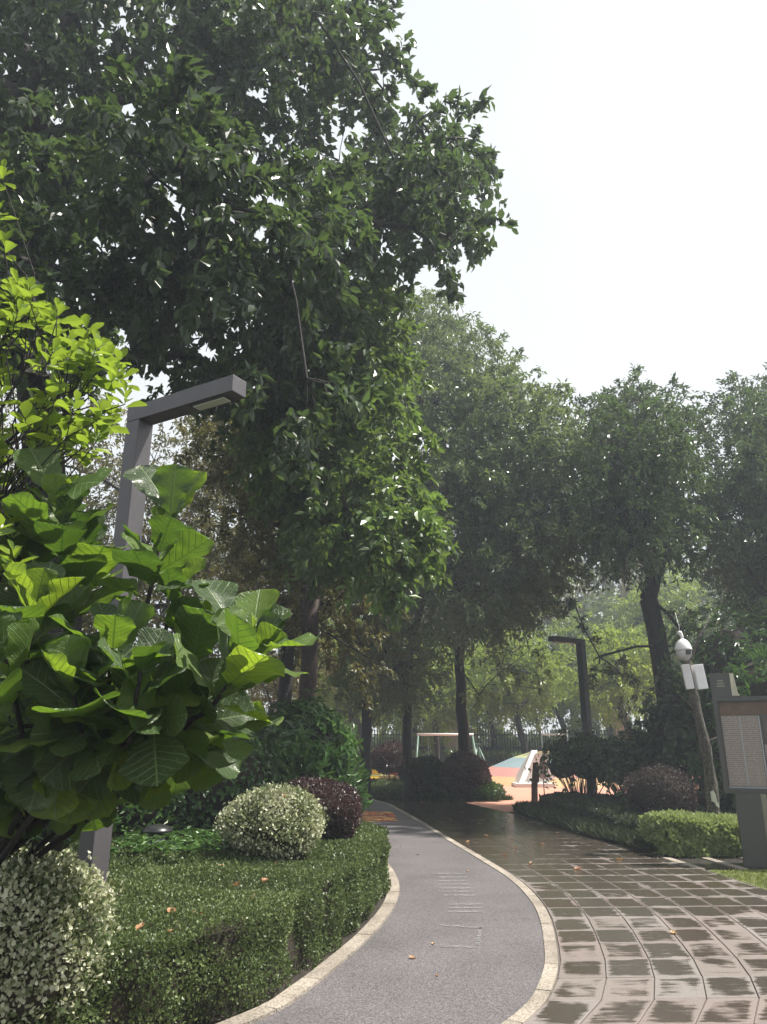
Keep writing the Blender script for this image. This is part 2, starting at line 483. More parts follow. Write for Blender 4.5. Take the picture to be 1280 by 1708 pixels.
def grout_mat():
    m, nt, out = newmat('joint_sand'); L = nt.links.new
    pb = N(nt, 'BsdfPrincipled', i_Roughness=0.7); geo = N(nt, 'NewGeometry'); s_ = N(nt, 'SeparateXYZ'); L(geo.outputs['Position'], s_.inputs[0])
    n1 = N(nt, 'TexNoise', i_Scale=1.4, i_Detail=5.0); L(geo.outputs['Position'], n1.inputs['Vector'])
    y = math_(nt, 'ADD', s_.outputs[1], math_(nt, 'MULTIPLY', math_(nt, 'SUBTRACT', n1.outputs[0], 0.5), 9.0))
    r = N(nt, 'MapRange', i_1=10.0, i_2=21.0, i_3=0.0, i_4=1.0); r.clamp = True; L(y, r.inputs[0])
    L(mixc(nt, r.outputs[0], (0.10, 0.085, 0.075), (0.060, 0.053, 0.046)), pb.inputs['Base Color']); L(pb.outputs[0], out.inputs[0]); return m
M['grout'] = grout_mat()

def fig_mat():
    m, nt, out = newmat('fiddle_fig_leaf'); L = nt.links.new
    uv = N(nt, 'UVMap'); uv.uv_map = 'UVMap'
    su = N(nt, 'SeparateXYZ'); L(uv.outputs[0], su.inputs[0])
    U = su.outputs[0]
    av = math_(nt, 'ABSOLUTE', math_(nt, 'SUBTRACT', su.outputs[1], 0.5))      # real half width 0..0.5
    mid = N(nt, 'MapRange', i_1=0.006, i_2=0.022, i_3=1.0, i_4=0.0); L(av, mid.inputs[0])
    ph = math_(nt, 'FRACT', math_(nt, 'MULTIPLY', math_(nt, 'SUBTRACT', U, math_(nt, 'MULTIPLY', av, 0.75)), 8.0))
    d = math_(nt, 'ABSOLUTE', math_(nt, 'SUBTRACT', ph, 0.5))
    lat = N(nt, 'MapRange', i_1=0.03, i_2=0.11, i_3=1.0, i_4=0.0); L(d, lat.inputs[0])
    tcn = N(nt, 'TexCoord')
    vo = N(nt, 'TexVoronoi', i_Scale=26.0); vo.feature = 'DISTANCE_TO_EDGE'
    L(uv.outputs[0], vo.inputs['Vector'])
    net = N(nt, 'MapRange', i_1=0.0, i_2=0.08, i_3=0.45, i_4=0.0); L(vo.outputs[0], net.inputs[0])
    vein = math_(nt, 'MAXIMUM', mid.outputs[0], math_(nt, 'MAXIMUM', math_(nt, 'MULTIPLY', lat.outputs[0], 0.85), net.outputs[0]))
    oi = N(nt, 'ObjectInfo')
    n1 = N(nt, 'TexNoise', i_Scale=5.0, i_Detail=4.0); L(uv.outputs[0], n1.inputs['Vector'])
    mixv = math_(nt, 'ADD', math_(nt, 'MULTIPLY', oi.outputs['Random'], 0.75), math_(nt, 'MULTIPLY', n1.outputs[0], 0.3))
    base = ramp(nt, [(0.1, (0.020, 0.040, 0.016)), (0.5, (0.042, 0.082, 0.022)), (0.95, (0.13, 0.21, 0.035))]); L(mixv, base.inputs[0])
    trc = ramp(nt, [(0.1, (0.07, 0.14, 0.015)), (0.6, (0.20, 0.34, 0.025)), (0.98, (0.52, 0.72, 0.04))]); L(mixv, trc.inputs[0])
    col = mixc(nt, math_(nt, 'MULTIPLY', vein, 0.6), base.outputs[0], (0.26, 0.36, 0.15))
    pb = N(nt, 'BsdfPrincipled', i_Roughness=0.33); L(col, pb.inputs['Base Color'])
    tr = N(nt, 'BsdfTranslucent')
    L(mixc(nt, math_(nt, 'MULTIPLY', vein, 0.75), trc.outputs[0], (0.03, 0.08, 0.01)), tr.inputs[0])
    bp = N(nt, 'Bump', i_Strength=0.6, i_Distance=0.006)
    L(math_(nt, 'SUBTRACT', 1.0, vein), bp.inputs['Height'])
    L(bp.outputs[0], pb.inputs['Normal']); L(bp.outputs[0], tr.inputs['Normal'])
    ms = N(nt, 'MixShader'); ms.inputs[0].default_value = 0.40
    L(pb.outputs[0], ms.inputs[1]); L(tr.outputs[0], ms.inputs[2]); L(ms.outputs[0], out.inputs[0])
    return m
M['fig'] = fig_mat()

def paint_mat(name, c1, c2, cover=0.5, sc=(9, 30, 1)):
    """worn paint or chalk: patches of colour over the granules"""
    m, nt, out = newmat(name); L = nt.links.new
    tcn = N(nt, 'TexCoord')
    mp = N(nt, 'Mapping'); mp.inputs['Scale'].default_value = sc
    L(tcn.outputs['Object'], mp.inputs[0])
    n1 = N(nt, 'TexNoise', i_Scale=1.0, i_Detail=6.0, i_Roughness=0.7); L(mp.outputs[0], n1.inputs['Vector'])
    a = ramp(nt, [(1 - cover - 0.08, (0, 0, 0)), (1 - cover + 0.12, (1, 1, 1))]); L(n1.outputs[0], a.inputs[0])
    n2 = N(nt, 'TexNoise', i_Scale=3.0, i_Detail=2.0); L(tcn.outputs['Object'], n2.inputs['Vector'])
    c = ramp(nt, [(0.4, c1), (0.6, c2)]); L(n2.outputs[0], c.inputs[0])
    pb = N(nt, 'BsdfPrincipled', i_Roughness=0.8); L(c.outputs[0], pb.inputs['Base Color'])
    L(a.outputs[0], pb.inputs['Alpha']); L(pb.outputs[0], out.inputs[0]); return m

# ------------------------------------------------------------------ ground polylines
def interp_curve(pts, n=60):
    """smooth curve through points, with y as parameter order"""
    pts = [Vector((p[0], p[1], 0)) for p in pts]
    out = []
    for i in range(len(pts) - 1):
        p0 = pts[max(i - 1, 0)]; p1 = pts[i]; p2 = pts[i + 1]; p3 = pts[min(i + 2, len(pts) - 1)]
        for k in range(6):
            t = k / 6
            out.append(0.5 * ((2 * p1) + (p2 - p0) * t + (2 * p0 - 5 * p1 + 4 * p2 - p3) * t * t + (3 * p1 - p0 - 3 * p2 + p3) * t ** 3))
    out.append(pts[-1])
    return [(p.x, p.y) for p in out]

RIGHT = interp_curve([(-1.6, 2.0), (-0.35, 3.4), (0.69, 4.78), (1.05, 5.6), (1.25, 6.5), (1.40, 7.5), (1.45, 8.4), (1.42, 9.4), (1.27, 10.7), (0.98, 13.0), (0.60, 16.1), (0.30, 18.3), (-0.05, 20.4), (-0.9, 22.3), (-2.4, 23.6), (-5, 24.8), (-9, 25.6)])
LEFT = interp_curve([(-3.6, 2.0), (-1.7, 3.55), (-0.72, 4.75), (-0.47, 5.3), (-0.25, 6.05), (-0.05, 6.85), (0.11, 7.8), (0.17, 8.7), (0.14, 9.5), (0.05, 10.4), (-0.12, 11.8), (-0.38, 13.7), (-0.72, 16), (-1.05, 17.8), (-1.6, 19.6), (-2.8, 21.2), (-5.2, 22.4), (-9, 23.2)])

def offset(line, d):
    out = []
    for i, p in enumerate(line):
        a = line[max(i - 1, 0)]; b = line[min(i + 1, len(line) - 1)]
        t = Vector((b[0] - a[0], b[1] - a[1])).normalized()
        out.append((p[0] + t.y * d, p[1] - t.x * d))     # + = to the right of travel
    return out

def ribbon(name, l1, l2, z, mat, kind='structure', label=None, cat=None, thick=0.0, parent=None):
    n = min(len(l1), len(l2))
    mb = MB()
    vs = [(p[0], p[1], z) for p in l1[:n]] + [(p[0], p[1], z) for p in l2[:n]]
    fs = [(i, i + n, i + 1 + n, i + 1) for i in range(n - 1)]
    if thick:
        m = len(vs)
        vs += [(v[0], v[1], z - thick) for v in vs]
        fs += [(i + m, i, i + 1, i + 1 + m) for i in range(n - 1)] + [(i + n, i + n + m, i + 1 + n + m, i + 1 + n) for i in range(n - 1)]
        fs += [(0, m, m + n, n), (n - 1, 2 * n - 1, m + 2 * n - 1, m + n - 1)]
    mb.add(vs, fs)
    o = link(name, mb.mesh(name), mat, parent)
    if kind: o['kind'] = kind
    if label: tag(o, label, cat)
    return o

# ground and the pavements
g = link('ground', MB().add([(-74, -19, 0), (74, -19, 0), (74, 89, 0), (-74, 89, 0)], [(0, 1, 2, 3)]).mesh('ground'), M['soil']); g['kind'] = 'structure'
# resample both sides of the path to the same count
def resample(line, n):
    a = np.array(line); s = np.r_[0, np.cumsum(np.linalg.norm(np.diff(a, axis=0), axis=1))]
    t = np.linspace(0, s[-1], n)
    return [(float(x), float(y)) for x, y in zip(np.interp(t, s, a[:, 0]), np.interp(t, s, a[:, 1]))]
ribbon('path', resample(LEFT, 120), resample(RIGHT, 120), 0.016, M['rubber'])

def kerb(name, line, w, d0, d1, z):
    root = bpy.data.objects.new(name, None); COL.objects.link(root); root['kind'] = 'structure'
    a = resample(line, 1200)
    arr = np.array(a); s = np.r_[0, np.cumsum(np.linalg.norm(np.diff(arr, axis=0), axis=1))]
    seg = 0.6; k = 0; t = 0
    while t < s[-1] - seg:
        ts = np.linspace(t + 0.004, t + seg - 0.004, 6)
        pl = [(float(x), float(y)) for x, y in zip(np.interp(ts, s, arr[:, 0]), np.interp(ts, s, arr[:, 1]))]
        if 3.0 < pl[0][1] < 25 and pl[0][0] > -6:
            l1 = offset(pl, d0); l2 = offset(pl, d1)
            zz = z + random.uniform(-0.0015, 0.0015)
            ribbon('kerb_stone', l1, l2, zz, M['kerb'], None, thick=0.06, parent=root)
        t += seg
    return root
kerb('path_edging', RIGHT, 0.1, 0.0, 0.092, 0.024)
kerb('bed_edging', LEFT, 0.1, -0.12, 0.0, 0.034)

# plaza: substrate and pavers
Rr = np.array(RIGHT); RY = Rr[:, 1]; RX = Rr[:, 0]
def E(y):
    return float(np.interp(y, RY, RX))
def E2(y):      # guide of the joint lines
    if y > 18.3: return E(18.3) - (y - 18.3) * 0.2
    if y < 4.2: return E(4.2) - (4.2 - y) * 0.75
    return E(y)
BND = [(4.6, -3), (4.4, 5), (4.05, 8.5), (3.92, 9.9), (3.82, 11.1), (3.35, 13.4), (2.95, 17.0), (2.75, 17.7), (2.05, 20.5), (3.2, 21.4)]
bx = np.array([b[0] for b in BND[:8]]); by = np.array([b[1] for b in BND[:8]])
def B(y):
    if y < 17.7: return float(np.interp(y, by, bx))
    if y < 20.6: return 2.75 - (y - 17.7) * 0.24
    if y < 21.5: return 3.1
    return 3.1
ls = [(E(y) + 0.05, y) for y in np.linspace(2.2, 24.6, 60)]
plaza = ribbon('plaza_pavement', ls, [(B(y), y) for y in np.linspace(2.2, 24.6, 60)], 0.006, M['grout'])
tiles = []
wd, dp = 0.318, 0.43
rows = np.arange(3.0, 24.3, dp)
for j, y0 in enumerate(rows):
    for k in range(-26, 16):
        if y0 < 19 and k < 0: continue
        x00 = 0.11 + k * wd
        q = []
        for (kk, yy) in ((0, 0), (1, 0), (1, 1), (0, 1)):
            ya = y0 + yy * dp
            xa = E2(ya) + x00 + kk * wd
            yb = ya + 0.05 * (xa - 1.5)
            q.append([E2(yb) + x00 + kk * wd, yb])
        cx = sum(p[0] for p in q) / 4; cy = sum(p[1] for p in q) / 4
        if cx < E(cy) + 0.12 or cx > B(cy) - 0.03: continue
        if cy < 19 and k == 0:
            pass
        for p in q:
            p[0] = min(p[0], B(p[1]) - 0.005)
            if cy >= 18.5: p[0] = max(p[0], E(p[1]) + 0.11)
        if q[1][0] - q[0][0] < 0.06: continue
        tiles.append((math.hypot(cx, cy) if cy > 4.4 and abs(cx) < cy * 0.56 else 99, q))
tiles.sort(key=lambda t: t[0])
def tile_geo(q, z):
    c = np.array(q).mean(0)
    def inset(d):
        o = []
        for p in q:
            v = np.array(p) - c
            o.append((c[0] + v[0] - np.sign(v[0]) * d, c[1] + v[1] - np.sign(v[1]) * d))
        return o
    a = inset(0.0038); b = inset(0.0065)
    vs = [(x, y, z - 0.02) for x, y in a] + [(x, y, z - 0.0025) for x, y in a] + [(x, y, z) for x, y in b]
    fs = [(8, 9, 10, 11)]
    for i in range(4):
        n = (i + 1) % 4
        fs += [(i, n, n + 4, i + 4), (i + 4, n + 4, n + 8, i + 8)]
    uv = [(0, 0), (1, 0), (1, 1), (0, 1)] * 2 + [(0.01, 0.01), (0.99, 0.01), (0.99, 0.99), (0.01, 0.99)]
    return vs, fs, uv
def build_tiles(lst, name):
    V, F, LT, UV, RN = [], [], [], [], []
    for q in lst:
        vs, fs, uv = tile_geo(q, 0.016 + random.uniform(-0.0012, 0.0012))
        n = len(V); V += vs; UV += uv; r = random.random(); RN += [r] * 12
        for f in fs: F += [i + n for i in f]; LT.append(4)
    return mesh_np(name, V, F, LT, smooth=False, attrs={'rnd': RN}, uv=np.array(UV))
for d_, q in tiles[:300]:
    link('paver', build_tiles([q], 'paver'), M['tile'], plaza)
o = link('paver_field', build_tiles([t[1] for t in tiles[300:]], 'pavers'), M['tile'], plaza); o['kind'] = 'stuff'

# the side path with pale strips, right of the plaza
sp = link('side_path', MB().add([(3.86, 10.05, 0.008), (9, 10.2, 0.008), (9, 10.95, 0.008), (3.78, 10.85, 0.008)], [(0, 1, 2, 3)]).mesh('side_path'), plain('wet_side_paving', (0.06, 0.055, 0.05), 0.25, noise=0.4, nscale=4)); sp['kind'] = 'structure'
for i in range(6):
    x = 3.84 + i * 0.52
    m_ = MB().add([(x, 9.95, 0.0), (x + .11, 9.95, 0), (x + 0.01, 10.9, 0), (x - .10, 10.9, 0), (x, 9.95, 0.022), (x + .11, 9.95, 0.022), (x + 0.01, 10.9, 0.022), (x - .10, 10.9, 0.022)], [(4, 5, 6, 7), (0, 1, 5, 4), (1, 2, 6, 5), (2, 3, 7, 6), (3, 0, 4, 7)])
    link('strip', m_.mesh('strip'), M['kerb'], sp)

# playground surface
pg = MB().add([(x, y, 0.010) for x, y in [(2.03, 20.6), (2.72, 17.75), (3.1, 18.0), (3.6, 19.3), (5.2, 20.2), (9, 21), (22, 22), (24, 37), (-9, 37), (-9, 27), (-2, 26.5), (2.6, 26.2), (3.7, 24.4), (3.4, 22.0)]], [tuple(range(14))])
pg = link('playground_floor', pg.mesh('playground_floor'), M['rubber_pink']); pg['kind'] = 'structure'
rd = MB().add([(-60, 42, 0.01), (60, 42, 0.01), (60, 62, 0.01), (-60, 62, 0.01)], [(0, 1, 2, 3)])
rd = link('road', rd.mesh('road'), M['road']); rd['kind'] = 'structure'

# ------------------------------------------------------------------ foliage
T_FAR = (np.array([(0, 0, 0), (.5, .42, .10), (0, 1, -.12), (-.5, .42, .10)]), [(0, 1, 2), (0, 2, 3)])
T_NEAR = (np.array([(0, 0, 0), (.36, .22, .06), (.44, .55, .05), (0, 1, -.16), (-.44, .55, .05), (-.36, .22, .06)]), [(0, 1, 2, 3), (0, 3, 4, 5)])
T_OVAL = (np.array([(0, 0, 0), (.5, .5, .08), (.3, .9, .0), (-.3, .9, .0), (-.5, .5, .08)]), [(0, 1, 2), (0, 2, 3), (0, 3, 4)])

def leaves_mesh(name, pos, dr, up, ln, wd, var, tpl=T_FAR):
    T, F = tpl
    dr = nrm(dr); side = nrm(np.cross(dr, up)); n = np.cross(side, dr)
    ln = np.asarray(ln).reshape(-1, 1, 1) * np.ones((len(pos), 1, 1)); wd = np.asarray(wd).reshape(-1, 1, 1) * np.ones((len(pos), 1, 1))
    V = pos[:, None, :] + side[:, None, :] * wd * T[None, :, 0:1] + dr[:, None, :] * ln * T[None, :, 1:2] + n[:, None, :] * ln * T[None, :, 2:3]
    k = len(T); cnt = len(pos)
    ff = np.concatenate([np.array(f) for f in F]); lt = np.array([len(f) for f in F])
    faces = (np.arange(cnt)[:, None] * k + ff[None, :]).ravel()
    return mesh_np(name, V.reshape(-1, 3), faces, np.tile(lt, cnt), smooth=False, attrs={'v': np.repeat(var, k)})

def rsph(n):
    v = R.normal(size=(n, 3)); return nrm(v)

def crown_clumps(blobs, per_m2):
    """blobs: (centre, radius) -> clump origins, outward directions, blob index"""
    Pp, O, I = [], [], []
    for i, (c, r) in enumerate(blobs):
        v_ = c - np.array([0, 0, EYE]); dz_ = v_[1] * math.cos(PITCH) + v_[2] * math.sin(PITCH)
        sx = 640 + FOC * v_[0] / dz_; sy = 854 - FOC * (-v_[1] * math.sin(PITCH) + v_[2] * math.cos(PITCH)) / dz_
        m_ = r * FOC / dz_ + 20
        seen = -m_ < sx < 1280 + m_ and -m_ < sy < 1708 + m_
        n = max(3, int(4 * math.pi * r * r * per_m2 * (1 if seen else 0.3)))
        d = rsph(n)
        f = (0.45 + 0.55 * R.random(n) ** 0.6)[:, None]
        rr = np.array([r, r, r * 0.8])
        Pp.append(c + d * rr * f); O.append(d); I += [i] * n
    return np.concatenate(Pp), np.concatenate(O), np.array(I)

def twig_leaves(p, o, m, tl, leaf, droop=0.45, wr=0.42, spread=0.9, idx=None):
    n = len(p)
    o = nrm(o + np.array([0, 0, -0.15]) + R.normal(size=(n, 3)) * 0.35)
    t = R.random((n, m, 1)) ** 0.8
    L = (tl * (0.6 + 0.8 * R.random((n, 1, 1))))
    pos = p[:, None, :] + o[:, None, :] * t * L
    pos[:, :, 2] -= (droop * t[:, :, 0] ** 2 * L[:, :, 0])
    pos += R.normal(size=pos.shape) * tl * 0.10
    dr = o[:, None, :] * 0.7 + R.normal(size=(n, m, 3)) * spread + np.array([0, 0, -0.55])
    up = np.array([0, 0, 0.75]) + 0.7 * o[:, None, :] + R.normal(size=(n, m, 3)) * 0.40
    bt = R.random(int(idx.max()) + 1)[idx][:, None]
    tint = bt * 0.35 + R.random((n, 1)) * 0.4 + R.random((n, m)) * 0.35 - 0.05
    ln = leaf * (0.65 + 0.6 * R.random((n, m)))
    return pos.reshape(-1, 3), dr.reshape(-1, 3), up.reshape(-1, 3), ln.ravel(), (ln * wr).ravel(), tint.ravel()

def limbs(mb, base, fork, r0, blobs, lean=0.0, seed=0, n_sides=9, clumps=None, twigs=3):
    """trunk to fork, then every blob centre is joined to the nearest node already reached"""
    rr = random.Random(seed)
    base = np.array(base, float); fork = np.array(fork, float)
    nodes = [base]; par = [-1]
    K = 6
    for i in range(1, K + 1):
        t = i / K
        p = base + (fork - base) * t
        p[:2] += np.array([rr.uniform(-1, 1), rr.uniform(-1, 1)]) * 0.05 * (r0 * 5) * (1 if i < K else 0)
        nodes.append(p); par.append(len(nodes) - 2)
    first = len(nodes) - 1
    order = sorted(range(len(blobs)), key=lambda i: np.linalg.norm(blobs[i][0] - fork))
    node_of = {}
    for i in order:
        c = blobs[i][0]
        best = None; bd = 1e9
        for j in range(first, len(nodes)):
            d = np.linalg.norm(nodes[j] - c) + 0.08 * np.linalg.norm(nodes[j] - fork)
            if nodes[j][2] > c[2] + 0.3: d *= 1.35
            if d < bd: bd = d; best = j
        a = nodes[best]
        mid = (a + c) / 2 + np.array([rr.uniform(-1, 1), rr.uniform(-1, 1), rr.uniform(0.0, 1)]) * 0.10 * np.linalg.norm(a - c)
        nodes.append(mid); par.append(best)
        nodes.append(c); par.append(len(nodes) - 2)
        node_of[i] = len(nodes) - 1
    w = np.zeros(len(nodes))
    for i in node_of.values(): w[i] += 1
    for i in range(len(nodes) - 1, 0, -1): w[par[i]] += w[i]
    top = max(w[first], 1)
    rad_ = r0 * 0.85 * (w / top) ** 0.6
    rad_ = np.maximum(rad_, 0.0085)
    for i in range(first + 1): rad_[i] = r0 * (1.0 - 0.15 * i / first)
    rad_[0] = r0 * 1.35
    # one tube for the trunk, one for every limb
    mb.tube([nodes[i] for i in range(first + 1)], [rad_[i] for i in range(first + 1)], n_sides + 3)
    for i, ni in node_of.items():
        mid = par[ni]; a = par[mid]
        mb.tube([nodes[a], nodes[mid], nodes[ni]], [min(rad_[mid] * 1.15, rad_[a]), rad_[mid], rad_[ni]], 6, cap=False)
    if clumps is not None:
        Pp, O, I = clumps
        for i, ni in node_of.items():
            idx = np.where(I == i)[0]
            for j in idx[:twigs]:
                mb.tube([nodes[ni], (nodes[ni] + Pp[j]) / 2 + rsph(1)[0] * 0.08, Pp[j]], [rad_[ni] * 0.8, rad_[ni] * 0.5, 0.006], 3, cap=False)

def in_poly(x, y, poly):
    c = False; n = len(poly)
    for i in range(n):
        x1, y1 = poly[i]; x2, y2 = poly[(i + 1) % n]
        if (y1 > y) != (y2 > y) and x < (x2 - x1) * (y - y1) / (y2 - y1) + x1: c = not c
    return c

def fill_blobs(poly, D0, D1, n, r0, r1, seed):
    """a crown volume between two distances whose outline is the photographed one"""
    rr = random.Random(seed)
    xs = [p[0] for p in poly]; ys = [p[1] for p in poly]
    out = []; tries = 0
    while len(out) < n and tries < n * 60:
        tries += 1
        x = rr.uniform(min(xs), max(xs)); y = rr.uniform(min(ys), max(ys)); D = rr.uniform(D0, D1)
        r = rr.uniform(r0, r1)
        pr = r * FOC / D * 0.8
        if not in_poly(x, y, poly): continue
        if not (in_poly(x + pr, y, poly) and in_poly(x - pr, y, poly) and in_poly(x, y - pr, poly) and in_poly(x, y + pr * .8, poly)):
            r *= 0.55; pr *= 0.55
            if not (in_poly(x + pr, y, poly) and in_poly(x - pr, y, poly) and in_poly(x, y - pr, poly) and in_poly(x, y + pr, poly)): continue
        c = P(x, y, D)
        out.append((c, r))
    return out

def tree(name, label, base, fork, r0, blobs, leaf, per_m2, m, tl, mat, seed=1, tpl=T_FAR, cat='tree', bark='bark', group=None, droop=0.45, twigs=3, wr=0.42):
    root = thing(name, label, cat, base, group=group)
    cl = crown_clumps(blobs, per_m2)
    mb = MB(); limbs(mb, base, fork, r0, blobs, seed=seed, clumps=cl, twigs=twigs)
    link('trunk', mb.mesh('trunk', smooth=True), M[bark], root)
    a = twig_leaves(cl[0], cl[1], m, tl, leaf, droop, wr, idx=cl[2])
    link('crown', leaves_mesh('crown', *a, tpl), M[mat], root)
    return root

def px_fork(px, py, D): return tuple(P(px, py, D))

# --- the big near tree, upper left
poly1 = [(-420, -520), (300, -640), (560, -420), (600, -120), (650, 0), (692, 62), (690, 112), (742, 128), (800, 175), (824, 300), (812, 400), (770, 430), (742, 485), (700, 470), (690, 425), (640, 440), (640, 560), (600, 660), (470, 720), (400, 720), (300, 670), (180, 690), (60, 640), (-420, 640)]
b1_ = fill_blobs(poly1, 6.2, 11.5, 105, 0.6, 1.25, 3)
b1_ += [(P(x, y, D), r_) for x, y, D, r_ in ((765, 300, 8, .38), (770, 370, 8.2, .32), (728, 430, 8, .30), (745, 395, 8.4, .3), (760, 230, 8.5, .4), (700, 200, 8.5, .5), (700, 300, 8.2, .5), (690, 380, 8.0, .45), (640, 330, 8.6, .6), (640, 150, 8.8, .6), (620, 60, 8.8, .55))]
tree('camphor_tree', 'big dark broadleaf tree whose crown fills the upper left of the sky', (-3.6, 9.6, 0), tuple(P(60, 640, 9.4)), 0.30, b1_, 0.145, 3.5, 38, 0.42, 'camphor', 2, T_NEAR, twigs=4, wr=0.58)
# --- second tree: long lit hanging boughs in the centre
poly2 = [(420, 560), (560, 430), (660, 460), (665, 560), (690, 640), (700, 760), (706, 860), (735, 930), (715, 985), (640, 985), (560, 960), (480, 880), (420, 760)]
b2_ = fill_blobs(poly2, 9.5, 13.5, 62, 0.5, 0.95, 5)
tree('camphor_tree', 'leafy tree with brown ribbed trunk and sunlit boughs hanging over the laurel bush', (-1.35, 13.6, 0), tuple(P(520, 1000, 13.5)), 0.17, b2_, 0.15, 4.2, 34, 0.42, 'camphor_lit', 6, T_NEAR, bark='bark_brown', wr=0.55)
# --- dark thin tree beside it
poly3 = [(330, 640), (480, 600), (600, 700), (640, 860), (690, 1000), (700, 1080), (640, 1140), (560, 1110), (470, 1100), (400, 1060), (350, 960), (300, 820)]
b3_ = fill_blobs(poly3, 14, 18, 56, 0.6, 1.2, 9)
tree('camphor_tree', 'dark tree with thin black trunk just left of the brown ribbed trunk', (-1.85, 14.4, 0), tuple(P(480, 1060, 14.4)), 0.15, b3_, 0.13, 2.8, 34, 0.42, 'far_brown', 12, wr=0.5)
# --- centre trees by the path
poly4 = [(560, 500), (660, 455), (720, 470), (790, 520), (805, 560), (860, 565), (880, 620), (830, 720), (740, 760), (660, 720), (600, 640)]
b4_ = fill_blobs(poly4, 18, 23, 42, 1.0, 1.9, 21)
tree('camphor_tree', 'tallest middle tree rising behind the hanging boughs, thin trunk behind the ball bushes', (0.72, 21.6, 0), tuple(P(677, 1120, 21.6)), 0.14, b4_, 0.15, 1.4, 34, 0.5, 'far', 22)
poly5 = [(690, 720), (780, 620), (860, 600), (930, 650), (985, 700), (1010, 780), (1000, 880), (960, 960), (900, 1010), (840, 1060), (760, 1090), (690, 1060), (650, 960), (640, 820)]
b5_ = fill_blobs(poly5, 16.5, 22, 92, 0.8, 1.6, 31)
b5_ += [(P(x, y, D), r_) for x, y, D, r_ in ((705, 1110, 20.8, .5), (830, 1125, 21.2, .5), (870, 1095, 20.5, .55), (730, 1075, 21, .5), (800, 1160, 21.5, .4), (690, 1150, 21.5, .42), (900, 1150, 21, .4))]
tree('camphor_tree', 'broad middle tree with straight dark trunk behind the round bush by the swings', (2.35, 21.9, 0), tuple(P(766, 1110, 21.9)), 0.17, b5_, 0.15, 1.7, 34, 0.48, 'far', 32)
poly6 = [(560, 1010), (640, 980), (700, 1060), (730, 1110), (690, 1170), (640, 1185), (580, 1170), (530, 1150)]
b6_ = fill_blobs(poly6, 18.5, 22.5, 34, 0.5, 1.1, 41)
tree('camphor_tree', 'small leaning tree beside the thin white pole, left of the swings', (-0.5, 20.6, 0), tuple(P(612, 1130, 20.6)), 0.15, b6_, 0.12, 2.4, 32, 0.40, 'far', 42)
# --- right tree with fork
poly7 = [(960, 700), (985, 655), (1035, 612), (1085, 640), (1130, 680), (1170, 780), (1175, 900), (1120, 940), (1040, 945), (960, 950), (930, 880), (985, 830)]
b7_ = fill_blobs(poly7, 14.5, 19.5, 66, 0.7, 1.35, 51)
b7_ += [(P(x, y, D), r_) for x, y, D, r_ in ((1000, 1095, 17.8, .42), (1150, 720, 17, .75), (1165, 800, 17.2, .8), (1160, 880, 17, .7), (1135, 670, 17.4, .6), (960, 1010, 17.0, .45), (1040, 1130, 17.4, .35), (1135, 1050, 17.5, .45), (1160, 1110, 17.2, .4))]
tree('camphor_tree', 'dark forked tree with stout trunk behind the second lamp post', (6.75, 18.0, 0), tuple(P(1082, 1000, 18.0)), 0.25, b7_, 0.14, 2.0, 34, 0.45, 'camphor', 52)
poly8 = [(1140, 700), (1175, 630), (1225, 625), (1262, 592), (1330, 620), (1500, 600), (1560, 900), (1480, 1090), (1300, 1120), (1230, 1100), (1180, 1020), (1150, 900)]
b8_ = fill_blobs(poly8, 15.5, 21.0, 100, 0.8, 1.6, 61)
tree('camphor_tree', 'dark hazy tree at the right edge above the notice board', (9.4, 18.6, 0), tuple(P(1280, 1120, 18.6)), 0.24, b8_, 0.14, 1.8, 34, 0.48, 'camphor', 62)

